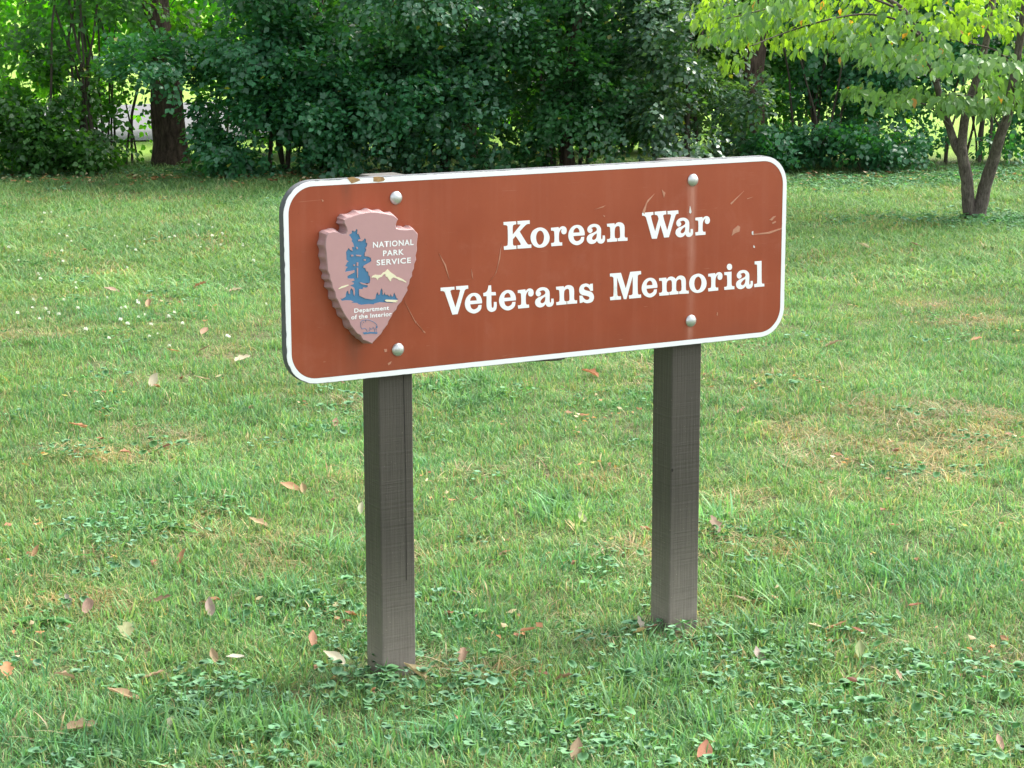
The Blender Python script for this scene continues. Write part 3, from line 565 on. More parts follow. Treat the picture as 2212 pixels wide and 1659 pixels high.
shrub('low_shrub', 'low dark undergrowth at the left edge below the thin stemmed shrubs', 'shrub', (-4.3, 17.4, 0),
      [(-4.5, 17.6, 0.32, 0.7, 0.4, 0.42, 230), (-3.75, 17.7, 0.20, 0.55, 0.35, 0.26, 130), (-4.1, 17.9, 0.75, 0.6, 0.4, 0.4, 110)], MG, fan(-4.3, 17.5, 5, 0.5, 0.4, 2), seed=13, leaf=0.05, stem_r=0.008)
shrub('broad_shrub', 'broad deep green shrub with layered drooping branches just right of the thick trunk', 'shrub', (-1.9, 17.5, 0),
      [(-2.86, 17.25, 0.93, 0.36, 0.3, 0.20, 110), (-2.40, 17.6, 0.55, 0.20, 0.25, 0.5, 120), (-2.12, 17.4, 1.15, 0.52, 0.5, 0.36, 330), (-1.95, 17.5, 1.75, 0.7, 0.6, 0.42, 300), (-2.15, 17.2, 0.33, 0.50, 0.40, 0.27, 210), (-1.75, 17.1, 0.62, 0.45, 0.45, 0.28, 210), (-1.2, 17.3, 0.75, 0.6, 0.55, 0.7, 520), (-1.6, 17.8, 0.26, 0.7, 0.3, 0.30, 180)], DG, fan(-1.75, 17.7, 7, 2.4, 0.8, 21), seed=14, leaf=0.056, stem_r=0.02)
shrub('broad_shrub', 'deep green shrub directly behind the arrowhead end of the sign, pale leaf tips on top', 'shrub', (-0.9, 17.8, 0),
      [(-0.95, 17.0, 1.55, 0.62, 0.5, 0.35, 330), (-0.7, 17.6, 0.75, 0.8, 0.6, 0.75, 620), (-0.3, 17.9, 1.6, 0.9, 0.7, 0.9, 560)], ((0.035, 0.125, 0.065), (0.09, 0.21, 0.13)), fan(-0.8, 17.9, 7, 2.6, 0.9, 22), seed=15, leaf=0.052)
shrub('broad_shrub', 'dense dark green shrub behind the middle of the sign', 'shrub', (0.4, 18.0, 0),
      [(0.35, 17.7, 0.7, 0.85, 0.6, 0.75, 640), (0.6, 18.0, 1.7, 1.0, 0.7, 0.9, 640)], ((0.026, 0.105, 0.035), (0.055, 0.165, 0.060)), fan(0.45, 18.0, 7, 2.7, 0.9, 23), seed=16, leaf=0.052)
shrub('broad_shrub', 'rounded glossy grey green shrub behind the right end of the sign', 'shrub', (1.6, 17.9, 0),
      [(1.25, 17.5, 0.55, 0.52, 0.6, 0.55, 430), (1.62, 18.15, 0.42, 0.36, 0.3, 0.44, 170), (1.38, 17.6, 1.15, 0.42, 0.6, 0.7, 440), (2.0, 17.7, 0.62, 0.16, 0.2, 0.12, 30), (1.15, 17.9, 1.75, 0.65, 0.7, 0.7, 400)], ((0.045, 0.115, 0.070), (0.14, 0.22, 0.160)), fan(1.4, 18.0, 7, 2.6, 0.8, 24), seed=17, leaf=0.050)
shrub('hedge_shrub', 'dark shrub behind the gap right of the sign, dappled with light', 'shrub', (2.75, 18.6, 0),
      [(2.9, 19.0, 0.75, 0.46, 0.4, 0.75, 300), (3.0, 18.7, 1.6, 0.9, 0.6, 0.8, 300), (3.35, 18.6, 0.75, 0.5, 0.4, 0.6, 200)], DG, fan(2.7, 18.6, 8, 2.4, 0.9, 25), seed=18, leaf=0.055, stem_r=0.013, gap=-0.12)
shrub('hedge_shrub', 'thin dark shrub behind the forked small tree with bright gaps', 'shrub', (4.0, 18.6, 0),
      [(3.8, 18.8, 1.2, 0.7, 0.5, 0.5, 230), (4.55, 18.7, 0.65, 0.35, 0.4, 0.65, 190), (4.3, 18.8, 1.9, 1.2, 0.7, 0.9, 300)], DG, fan(4.0, 18.6, 8, 2.4, 1.0, 26), seed=19, leaf=0.055, stem_r=0.013, gap=-0.12)
shrub('low_shrub', 'low spreading dark shrub at the foot of the hedge right of the sign', 'shrub', (2.9, 17.6, 0),
      [(2.7, 17.9, 0.22, 0.9, 0.4, 0.24, 300), (3.6, 18.1, 0.14, 0.8, 0.3, 0.16, 160)], DG, fan(2.8, 17.9, 5, 0.4, 0.5, 27), seed=20, leaf=0.05, stem_r=0.007)
for i, (x, y, z, rx, rz, n, lab) in enumerate([(-1.7, 19.7, 1.0, 0.9, 0.9, 420, 'shadowy shrub deep in the wood behind the drooping shrub beside the thick trunk'), (-0.4, 20.0, 1.0, 0.9, 0.9, 420, 'shadowy shrub deep in the wood behind the arrowhead end of the sign'),
        (1.0, 20.0, 1.0, 0.9, 0.9, 420, 'shadowy shrub deep in the wood behind the sign middle'), (2.2, 20.3, 1.1, 0.8, 0.9, 300, 'shadowy shrub deep in the wood behind the right end of the sign'), (3.4, 20.6, 1.5, 0.9, 0.7, 260, 'shadowy shrub deep in the wood right of the sign')]):
    shrub('understory_shrub', lab, 'shrub', (x, y, 0), [(x, y, z, rx, 0.6, rz, n)], MG, fan(x, y, 5, 1.8, 0.9, 80+i), seed=60+i, leaf=0.075, stem_r=0.02, leafk=8, gap=-0.25)
# sunlit undergrowth behind the first row
for i, (x, y, z, rx, rz, n, lab) in enumerate([(-4.7, 21.6, 1.75, 1.7, 1.15, 900, 'sunlit yellow green bush glowing behind the shrubs at the far left'), (-2.9, 22.0, 1.6, 1.2, 0.9, 420, 'sunlit bush glimpsed behind the thick trunk'),
        (0.2, 22.5, 1.3, 2.2, 1.4, 560, 'sunlit bush glimpsed through the shrubs behind the sign'), (3.2, 23.0, 1.5, 1.5, 1.2, 380, 'sunlit bush behind the dappled hedge right of the sign'), (6.2, 21.5, 1.3, 1.4, 1.3, 330, 'sunlit bush at the right edge behind the small tree'), (-6.6, 20.5, 1.5, 1.6, 1.4, 380, 'green bush at the left edge of the wood')]):
    shrub('sunlit_bush', lab, 'bush', (x, y, 0), [(x, y, z, rx, 0.9, rz, n)], LG, fan(x, y, 5, 1.8, 0.9, 40+i), seed=30+i, leaf=0.085, stem_r=0.02, leafk=8, dens=1.7, gap=-0.15, mat='leaf_glow')

# ------------------------------------------------------------------ trees of the wood edge
def big_tree(name, label, trunk, r0, r1, crown, pal, seed, leaf=0.085, boughs=5):
    base = Vector(trunk[0]); base.z = 0; root = tag(empty(name, base), label, 'tree')
    t, cp = limb('trunk', trunk, r0, r1, MAT['bark'], root, 14, 0.04, seed, base)
    # root flare
    me = t.data
    for v in me.vertices:
        if v.co.z < 0.35:
            k = 1+0.22*(1-max(0, v.co.z)/0.35)**2; v.co.x *= k; v.co.y *= k
    rp = random.Random(seed); rs = np.random.default_rng(seed)
    cx, cy, cz, rx, ry, rz, n = crown
    for i in range(boughs):
        s0 = cp[int(len(cp)*rp.uniform(0.62, 0.95))-1]; a = rp.uniform(0, 6.28)
        e = Vector((cx+rx*0.75*math.cos(a), cy+ry*0.75*math.sin(a), cz+rz*rp.uniform(-0.4, 0.6)))
        limb('limb', [s0, s0.lerp(e, 0.4)+Vector((0, 0, 0.25)), e], r1*0.6, r1*0.12, MAT['bark'], root, 7, 0.08, seed+i, base)
    u = rs.normal(size=(n, 3)); u /= np.linalg.norm(u, axis=1, keepdims=True); c = u*(rs.uniform(0, 1, (n, 1))**0.4)*np.array([rx, ry, rz])
    k = np.array([1+0.35*mnoise.noise(Vector((a[0]*2, a[1]*2, a[2]*2+seed))) for a in u])[:, None]; c = c*k+np.array([cx, cy, cz])
    g = np.array([mnoise.noise(Vector((a[0]*0.9, a[1]*0.9, a[2]*1.2+seed))) for a in c]); m = g > -0.12; c = c[m]; u = u[m]
    P, D, Nn, s = sprays(c, u*0.8, 8, leaf*3.5, rs, leaf)
    w = np.repeat(rs.uniform(0, 1, len(c)), 8)[:, None]; C = (np.array(pal[0])*(1-w)+np.array(pal[1])*w)*rs.uniform(0.75, 1.25, (len(P), 1))
    tag(link('crown', scatter('crown', cheap_leaf(0.62), P-np.array(base), frames(D, Nn), s, C, MAT['leaf']), root), kind='stuff')
    return root
big_tree('broadleaf_tree', 'large tree with a thick brown trunk at the left of the wood edge', [(-3.01, 18.6, -0.1), (-3.01, 18.6, 0.5), (-3.04, 18.6, 0.9), (-3.11, 18.65, 1.5), (-3.1, 18.8, 3.6)], 0.155, 0.115, (-2.8, 19.2, 4.6, 2.2, 1.6, 1.6, 900), MG, 51)
big_tree('broadleaf_tree', 'dark trunked tree standing just right of the sign behind the lawn', [(2.10, 18.4, -0.1), (2.09, 18.4, 0.5), (2.14, 18.4, 1.1), (2.2, 18.4, 1.8), (2.1, 18.6, 3.6)], 0.105, 0.08, (2.2, 19.4, 4.8, 2.0, 1.5, 1.5, 700), MG, 52)
big_tree('slender_tree', 'slim dark trunked tree rising behind the arrowhead end of the sign', [(-1.72, 18.2, -0.1), (-1.71, 18.2, 0.6), (-1.66, 18.2, 1.2), (-1.6, 18.2, 1.9), (-1.5, 18.4, 3.4)], 0.055, 0.04, (-1.3, 19.6, 4.5, 1.7, 1.3, 1.4, 500), MG, 53, boughs=4)
big_tree('slender_tree', 'dark forking tree seen high in the gap above the sign middle', [(-0.40, 18.9, -0.1), (-0.38, 18.9, 0.6), (-0.36, 18.9, 1.2), (-0.5, 18.9, 1.9), (-0.4, 19.1, 3.4)], 0.085, 0.06, (-0.2, 20.3, 4.7, 1.7, 1.3, 1.4, 500), MG, 54, boughs=4)
big_tree('slender_tree', 'slim dark trunk showing above the word end of the sign', [(0.50, 17.75, -0.1), (0.49, 17.75, 0.6), (0.55, 17.8, 1.2), (0.65, 17.9, 1.9), (0.7, 18.6, 3.4)], 0.05, 0.035, (0.9, 20.3, 4.6, 1.7, 1.3, 1.4, 500), MG, 55, boughs=4)

# trees at the left of the lawn, beyond the frame: they keep the left side of the place in shade
for i, (x, y, lab) in enumerate(((-5.7, 9.8, 'leafy tree to the left of the lawn, well clear of the sign'), (-5.0, 4.6, 'leafy tree left of the sign, nearest the viewer'), (-7.2, 14.8, 'leafy tree at the left corner where lawn meets wood'))):
    big_tree('broadleaf_tree', lab, [(x, y, -0.1), (x, y, 0.6), (x+0.05, y, 1.3), (x, y, 2.0), (x, y+0.1, 4.0)], 0.16, 0.11, (x, y, 2.8, 1.8, 2.3, 2.5, 1700), MG, 71+i, leaf=0.16)

# ------------------------------------------------------------------ the small forked dogwood
def dogwood():
    Y = 14.45; base = ground_at(2105, 470); base.z = 0; Y = base.y
    root = tag(empty('dogwood_tree', base), 'small forked tree with pale yellow green drooping leaves standing on the lawn at right', 'tree')
    def pth(L, dy=None):
        dy = dy or [0]*len(L); return [at_depth(u, v, Y+d) for (u, v), d in zip(L, dy)]
    st = []
    p = pth([(2105, 480), (2093, 455), (2089, 392), (2078, 335), (2078, 300), (2085, 250), (2110, 170), (2135, 60), (2150, -60), (2160, -300)], [0, 0, 0, 0, .05, .1, .2, .3, .4, .5]); st.append((p, 0.052, 0.015, 'trunk'))
    p = pth([(2110, 478), (2120, 440), (2130, 395), (2147, 340), (2163, 285), (2177, 250), (2192, 150), (2212, 20), (2240, -150)], [0, 0, 0, -.05, -.1, -.1, -.1, -.1, 0]); st.append((p, 0.054, 0.02, 'trunk'))
    p = pth([(2079, 335), (2066, 315), (2052, 273), (2036, 235), (2020, 177), (2000, 130), (1983, 75), (1952, 24), (1911, -5), (1840, -60)], [0, .05, .1, .1, .1, .1, .1, .1, .1, 0]); st.append((p, 0.033, 0.012, 'branch'))
    for L, r in (([(1983, 75), (1930, 40), (1860, 30), (1780, 45), (1700, 70), (1620, 100)], 0.010), ([(2000, 130), (1960, 110), (1900, 120), (1850, 150)], 0.008), ([(2052, 273), (2000, 225), (1930, 215), (1880, 215)], 0.007),
                 ([(2163, 285), (2120, 215), (2060, 205), (2000, 210)], 0.008), ([(2020, 177), (2080, 140), (2140, 120), (2210, 125)], 0.008), ([(1952, 24), (1860, -10), (1750, 0), (1650, 20), (1570, 40)], 0.010), ([(2192, 150), (2150, 110), (2080, 90), (2000, 80)], 0.008),
                 ([(2177, 250), (2210, 210), (2260, 190), (2330, 200)], 0.009)):
        dy = [0]+[random.uniform(-0.5, 0.4)*k/len(L) for k in range(1, len(L))]; st.append((pth(L, dy), r, r*0.35, 'branch'))
    for i, (p, a, b, nm) in enumerate(st): limb(nm, p, a, b, MAT['bark_dog'] if a > 0.02 else MAT['twig'], root, 10 if a > 0.03 else 6, 0.012, i, base)
    # leaf pads: (u0,u1, v_top, v_low(u) spread, depth spread, sprays)
    rs = np.random.default_rng(5); PP = []; DD = []; NN = []; SZ = []; CC = []; TY = []
    def pad(u0, u1, f_lo, thick, y0, y1, n, col, k=6, tone=1.0):
        u = rs.uniform(u0, u1, n); yy = Y+rs.uniform(y0, y1, n); vl = np.array([f_lo(a) for a in u]); v = vl-rs.uniform(0, 1, n)*thick
        c = np.array([at_depth(a, b, Y) for a, b in zip(u, v)]); c[:, 1] = yy
        away = c-np.array([base.x-0.2, Y, 0]); away[:, 2] = 0; away /= np.linalg.norm(away, axis=1, keepdims=True)+1e-6
        d = away*0.8+rs.normal(0, 0.35, (n, 3)); d[:, 2] = -0.25; d /= np.linalg.norm(d, axis=1, keepdims=True)
        t = np.linspace(0.0, 1, k); P = c[:, None]+d[:, None]*t[None, :, None]*0.16
        side = np.cross(d, [0, 0, 1.0]); sg = np.where(np.arange(k) % 2 == 0, 1, -1)[None, :, None]
        D = d[:, None]*0.45+side[:, None]*sg*0.5+rs.normal(0, 0.28, (n, k, 3)); D[:, :, 2] -= rs.uniform(0.35, 1.3, (n, k))
        Nn = d[:, None]*0.7+np.array([0, 0, 0.8])+rs.normal(0, 0.4, (n, k, 3)); P = P+side[:, None]*sg*0.02+rs.normal(0, 0.015, (n, k, 3))
        w = rs.uniform(0, 1, (n, 1, 1))*0.6+rs.uniform(0, 1, (n, k, 1))*0.4
        C = (np.array(col[0])*(1-w)+np.array(col[1])*w)*rs.uniform(0.8, 1.2, (n, k, 1))
        odd = rs.uniform(0, 1, (n, k)) < 0.012; C[odd] = (0.45, 0.22, 0.06)
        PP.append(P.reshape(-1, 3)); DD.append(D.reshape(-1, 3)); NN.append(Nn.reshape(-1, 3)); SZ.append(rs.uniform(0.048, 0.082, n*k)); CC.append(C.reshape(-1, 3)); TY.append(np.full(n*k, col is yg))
    lo = lambda pts: (lambda u: float(np.interp(u, [a for a, b in pts], [b for a, b in pts])))
    yg = ((0.12, 0.23, 0.038), (0.21, 0.33, 0.055)); gg = ((0.090, 0.20, 0.055), (0.17, 0.30, 0.095))  # upper leaf colour yellowed for backlight, lower tiers greyer without it
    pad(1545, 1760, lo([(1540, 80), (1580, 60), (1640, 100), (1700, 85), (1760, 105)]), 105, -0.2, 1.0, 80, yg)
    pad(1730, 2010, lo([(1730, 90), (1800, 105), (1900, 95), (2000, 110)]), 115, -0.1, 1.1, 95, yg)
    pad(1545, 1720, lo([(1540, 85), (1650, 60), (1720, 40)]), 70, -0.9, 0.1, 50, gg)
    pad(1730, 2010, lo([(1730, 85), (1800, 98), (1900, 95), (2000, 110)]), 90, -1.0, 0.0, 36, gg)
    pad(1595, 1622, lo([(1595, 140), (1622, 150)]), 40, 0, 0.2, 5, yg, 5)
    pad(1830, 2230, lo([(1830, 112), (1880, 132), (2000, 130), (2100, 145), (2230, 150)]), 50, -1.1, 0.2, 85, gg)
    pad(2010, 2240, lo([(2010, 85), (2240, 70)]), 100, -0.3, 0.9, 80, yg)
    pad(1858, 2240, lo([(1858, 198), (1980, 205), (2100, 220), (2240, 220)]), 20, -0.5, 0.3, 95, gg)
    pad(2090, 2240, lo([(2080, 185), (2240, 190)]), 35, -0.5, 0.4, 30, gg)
    # crown above and beyond the frame
    for (cx, cy, cz, rx, ry, rz, n, col) in ((base.x-0.4, Y, 1.95, 1.9, 1.4, 0.35, 300, yg), (base.x+0.2, Y, 2.5, 1.5, 1.3, 0.5, 220, yg), (base.x+1.3, Y, 1.35, 0.8, 1.0, 0.4, 110, gg)):
        u = rs.uniform(-1, 1, (n, 3)); m = (u**2).sum(1) < 1; c = u[m]*np.array([rx, ry, rz])+np.array([cx, cy, cz]); k = 6; nn = len(c)
        d = rs.normal(0, 1, (nn, 3)); d[:, 2] = -0.2; d /= np.linalg.norm(d, axis=1, keepdims=True)
        P = c[:, None]+d[:, None]*np.linspace(0, 1, k)[None, :, None]*0.17+rs.normal(0, 0.02, (nn, k, 3)); D = d[:, None]*0.5+rs.normal(0, 0.4, (nn, k, 3)); D[:, :, 2] -= 0.6
        C = np.array(col[0])*rs.uniform(0.8, 1.5, (nn, k, 1)); PP.append(P.reshape(-1, 3)); DD.append(D.reshape(-1, 3)); NN.append((np.array([0, 0, 1.0])+rs.normal(0, 0.5, (nn, k, 3))).reshape(-1, 3)); SZ.append(rs.uniform(0.055, 0.09, nn*k)); CC.append(C.reshape(-1, 3)); TY.append(np.full(nn*k, col is yg))
    P, D, Nn, s, C, TYP = map(np.concatenate, (PP, DD, NN, SZ, CC, TY)); R = frames(D, Nn)
    # the 280 leaves nearest the camera and in view are separate leaf parts, the rest one foliage part
    uu = P[:, 0]/P[:, 1]; vv = (CAM_H-P[:, 2])/P[:, 1]
    vis = (uu < 0.242) & (vv > 0.015); order = np.argsort(np.where(vis, P[:, 1]-6*(s-0.07), 99)); sel = order[:280]; rest = np.setdiff1d(np.arange(len(P)), sel)
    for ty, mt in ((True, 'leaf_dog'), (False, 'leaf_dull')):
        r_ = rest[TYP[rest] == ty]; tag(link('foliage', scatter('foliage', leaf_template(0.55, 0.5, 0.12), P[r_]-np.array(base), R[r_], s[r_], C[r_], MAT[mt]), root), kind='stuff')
    lm = []
    for j in range(6):
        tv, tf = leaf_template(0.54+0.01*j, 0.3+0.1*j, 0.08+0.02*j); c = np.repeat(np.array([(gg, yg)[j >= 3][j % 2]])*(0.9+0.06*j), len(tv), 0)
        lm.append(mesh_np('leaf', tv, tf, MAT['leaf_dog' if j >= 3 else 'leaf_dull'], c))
    for n_, i in enumerate(sel):
        o = link('leaf', lm[n_ % 3+(3 if TYP[i] else 0)], root); M = Matrix(R[i].tolist()).to_4x4(); o.matrix_local = Matrix.Translation(Vector(P[i].tolist())-base) @ M @ Matrix.Scale(float(s[i]), 4)
    return root
dogwood()

# ------------------------------------------------------------------ grass
def blade_mesh(name, n, R, hmin, hmax, wmin, wmax, lean, cols, rs, flatw=0.0, seg=3):
    V = []; F = []; C = []
    for i in range(n):
        r = R*math.sqrt(rs.random()); a = rs.random()*6.283; x, y = r*math.cos(a), r*math.sin(a)
        h = rs.uniform(hmin, hmax)*rs.choice((0.7, 1, 1.1)); w = rs.uniform(wmin, wmax)/2; az = rs.random()*6.283; ln = lean*rs.choice((0.35, 0.8, 1.25, 1.8))*rs.uniform(0.7, 1.3)
        dx, dy = math.cos(az), math.sin(az); sx, sy = -dy, dx
        c = cols[rs.integers(len(cols))]; c = np.array(c)*rs.uniform(0.68, 1.3); b = len(V)
        for k in range(seg):
            t = k/seg; ww = w*(1-0.35*t); px = x+dx*ln*h*t**1.6; py = y+dy*ln*h*t**1.6; z = h*(t-0.25*ln*t*t)
            V += [(px-sx*ww, py-sy*ww, z-0.004), (px+sx*ww, py+sy*ww, z-0.004)]; q = c*(0.72+0.28*t); C += [q, q]  # shading towards the blade base is put into the colour
        V.append((x+dx*ln*h, y+dy*ln*h, h*(1-0.25*ln)-0.004)); C.append(c*1.08)
        for k in range(seg-1): F += [(b+2*k, b+2*k+1, b+2*k+3), (b+2*k, b+2*k+3, b+2*k+2)]
        F.append((b+2*seg-2, b+2*seg-1, b+2*seg))
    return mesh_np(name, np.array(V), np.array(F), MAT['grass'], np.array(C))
rs = np.random.default_rng(3)
G1 = [(0.164, 0.322, 0.124), (0.205, 0.37, 0.145), (0.132, 0.275, 0.11), (0.28, 0.40, 0.16), (0.165, 0.305, 0.11)]
G2 = [(0.100, 0.250, 0.120), (0.13, 0.290, 0.145), (0.165, 0.33, 0.15), (0.155, 0.30, 0.11)]
ST = [(0.42, 0.35, 0.20), (0.50, 0.42, 0.27), (0.33, 0.28, 0.15), (0.24, 0.33, 0.15), (0.38, 0.25, 0.15), (0.16, 0.29, 0.12), (0.18, 0.30, 0.13)]
MX = G1+[(0.42, 0.37, 0.20), (0.31, 0.37, 0.15), (0.20, 0.34, 0.14)]
SRC = bpy.data.collections.new('tuft_sources')
def src(me):
    o = bpy.data.objects.new(me.name, me); SRC.objects.link(o)
for i in range(5): src(blade_mesh('tuft_a%d' % i, 46, 0.075, 0.015, 0.036, 0.0018, 0.0034, 0.9, MX, rs))          # 0-4 mown mixed
for i in range(4): src(blade_mesh('tuft_b%d' % i, 40, 0.070, 0.020, 0.048, 0.0022, 0.0044, 0.7, G1+G2+ST[:1], rs))       # 5-8 green
for i in range(3): src(blade_mesh('tuft_c%d' % i, 34, 0.045, 0.035, 0.078, 0.0030, 0.0052, 0.8, G2, rs))          # 9-11 lush clump
for i in range(4): src(blade_mesh('tuft_d%d' % i, 44, 0.080, 0.018, 0.050, 0.0017, 0.0034, 1.6, ST, rs))          # 12-15 straw
def far(nm, cols, h0, h1): src(blade_mesh(nm, 34, 0.12, h0, h1, 0.0035, 0.0065, 1.0, cols, rs, seg=2))
far('tuft_e0', MX, 0.02, 0.05); far('tuft_e1', G1, 0.025, 0.055); far('tuft_e2', ST+G1, 0.02, 0.045)                # 16-18 far
def weed(nm, n, R, s0, s1, wid, cols, hz):
    V = []; F = []; C = []
    for i in range(n):
        r = R*math.sqrt(rs.random()); a = rs.random()*6.283; x, y = r*math.cos(a), r*math.sin(a); z = rs.uniform(0.008, hz); s = rs.uniform(s0, s1); az = rs.random()*6.283; tl = rs.uniform(-0.35, 0.6)
        c = np.array(cols[rs.integers(len(cols))])*rs.uniform(0.8, 1.2); b = len(V); m = 9
        cx, cy = math.cos(az), math.sin(az)
        V.append((x, y, z)); C.append(c*0.85)
        for k in range(m):
            t = 2*math.pi*k/m; lx = s*0.5*(1-math.cos(t)) * 1.0; ly = s*wid*0.5*math.sin(t)*(1.0+0.12*(k % 2)); lz = tl*lx+0.10*abs(ly)-0.3*lx*lx/s
            V.append((x+cx*lx-cy*ly, y+cy*lx+cx*ly, z+lz)); C.append(c*rs.uniform(0.92, 1.1))
        # petiole point repeats the centre so the leaf is a fan
        for k in range(m): F.append((b, b+1+k, b+1+(k+1) % m))
    me = mesh_np(nm, np.array(V), np.array(F), MAT['weed'], np.array(C), smooth=True); src(me)
WG = [(0.13, 0.29, 0.13), (0.17, 0.34, 0.18), (0.11, 0.26, 0.11)]
for i in range(3): weed('weed_a%d' % i, 11, 0.080, 0.012, 0.028, 1.0, WG, 0.034)       # 0-2 of the weed set: ground ivy
for i in range(2): weed('weed_b%d' % i, 7, 0.05, 0.040, 0.080, 0.42, [(0.10, 0.27, 0.07), (0.14, 0.32, 0.09)], 0.02)   # 3-4 plantain
for i in range(2): weed('weed_c%d' % i, 22, 0.07, 0.007, 0.012, 1.0, [(0.10, 0.27, 0.08), (0.13, 0.31, 0.10)], 0.03)   # 5-6 clover

def litter(nm, n, R):
    V = []; F = []; C = []
    for i in range(n):
        a = rs.random()*6.283; r = R*math.sqrt(rs.random()); x, y = r*math.cos(a), r*math.sin(a); s = rs.uniform(0.006, 0.016); w = s*rs.uniform(0.3, 0.7); az = rs.random()*6.283; z = rs.uniform(0.01, 0.03); b = len(V); ca, sa = math.cos(az), math.sin(az)
        for lx, ly, lz in ((-s, 0, 0), (0, -w, rs.uniform(-.3, .3)*s), (s, 0, rs.uniform(-.6, .6)*s), (0.1*s, w, rs.uniform(-.3, .5)*s)): V.append((x+ca*lx-sa*ly, y+sa*lx+ca*ly, z+lz))
        F += [(b, b+1, b+2), (b, b+2, b+3)]; c = np.array(((0.40, 0.20, 0.09), (0.30, 0.14, 0.07), (0.50, 0.40, 0.25), (0.18, 0.09, 0.05))[rs.integers(4)])*rs.uniform(0.8, 1.2); C += [c]*4
    src(mesh_np(nm, np.array(V), np.array(F), MAT['weed'], np.array(C)))
litter('zz_litter0', 7, 0.10); litter('zz_litter1', 4, 0.12)

def gn_instances(name, pts, rot, scl, idx, tint, label, cat):
    me = bpy.data.meshes.new(name); n = len(pts); me.vertices.add(n); me.vertices.foreach_set('co', np.asarray(pts, np.float32).ravel())
    for nm, tp, key, data in (('rot', 'FLOAT_VECTOR', 'vector', rot), ('scl', 'FLOAT', 'value', scl), ('idx', 'INT', 'value', idx), ('tint', 'FLOAT_COLOR', 'color', tint)):
        a = me.attributes.new(nm, tp, 'POINT'); a.data.foreach_set(key, np.asarray(data, np.int32 if tp == 'INT' else np.float32).ravel())
    me.update(); o = link(name, me)
    g = bpy.data.node_groups.new(name, 'GeometryNodeTree'); g.interface.new_socket('Geometry', in_out='INPUT', socket_type='NodeSocketGeometry'); g.interface.new_socket('Geometry', in_out='OUTPUT', socket_type='NodeSocketGeometry')
    N = g.nodes; gi = N.new('NodeGroupInput'); go = N.new('NodeGroupOutput'); ip = N.new('GeometryNodeInstanceOnPoints'); ci = N.new('GeometryNodeCollectionInfo')
    ci.inputs['Collection'].default_value = SRC; ci.inputs['Separate Children'].default_value = True; ci.inputs['Reset Children'].default_value = True
    ip.inputs['Pick Instance'].default_value = True
    def attr(nm, tp):
        x = N.new('GeometryNodeInputNamedAttribute'); x.data_type = tp; x.inputs['Name'].default_value = nm; return x.outputs['Attribute']
    L = g.links; L.new(gi.outputs[0], ip.inputs['Points']); L.new(ci.outputs[0], ip.inputs['Instance']); L.new(attr('idx', 'INT'), ip.inputs['Instance Index'])
    L.new(attr('rot', 'FLOAT_VECTOR'), ip.inputs['Rotation']); L.new(attr('scl', 'FLOAT'), ip.inputs['Scale']); L.new(ip.outputs[0], go.inputs[0])
    md = o.modifiers.new('scatter', 'NODES'); md.node_group = g
    return tag(o, label, cat, kind='stuff')

def fbm(x, y, s, z=0.0):
    return mnoise.noise(Vector((x*s, y*s, z)))+0.5*mnoise.noise(Vector((x*s*2.3, y*s*2.3, z+5)))
# patches measured on the lawn: (u, v, radius in picture units, strength)
DRY = [(1950, 950, 260, .8), (2120, 1120, 200, .7), (1650, 1150, 130, .5), (620, 940, 200, .45), (150, 980, 160, .35), (1250, 1010, 130, .4), (520, 1130, 120, .35), (1290, 1340, 110, .4), (900, 560, 400, -.2), (100, 1430, 140, .25), (900, 1180, 90, .5), (2000, 620, 180, .3), (1350, 800, 160, .3)]
LUSH = [(1000, 840, 90, .8), (560, 880, 90, .8), (1000, 1160, 100, .6), (1180, 1090, 80, .7), (1700, 1330, 140, .7), (1640, 1260, 90, .6), (430, 1210, 110, .5), (330, 1600, 130, .8), (1150, 1500, 150, .6), (980, 1600, 110, .8), (620, 1280, 110, .5), (1560, 1560, 150, .5), (1900, 1480, 170, .4), (700, 1180, 70, .6), (1640, 900, 90, .5), (2120, 870, 120, .4), (560, 1560, 110, .6), (560, 400, 170, .5), (1450, 1420, 80, .5), (60, 870, 80, .4)]
def to_uv(x, y):
    d = Vector((x, y, -CAM_H)); z = d.dot(_F); return 1106+FPX*d.dot(_R2)/z, 829.5-FPX*d.dot(_U2)/z
def field(L, u, v):
    s = 0
    for a, b, r, k in L:
        q = ((u-a)/r)**2+((v-b)/(r*0.45))**2
        if q < 6: s += k*math.exp(-q)
    return s
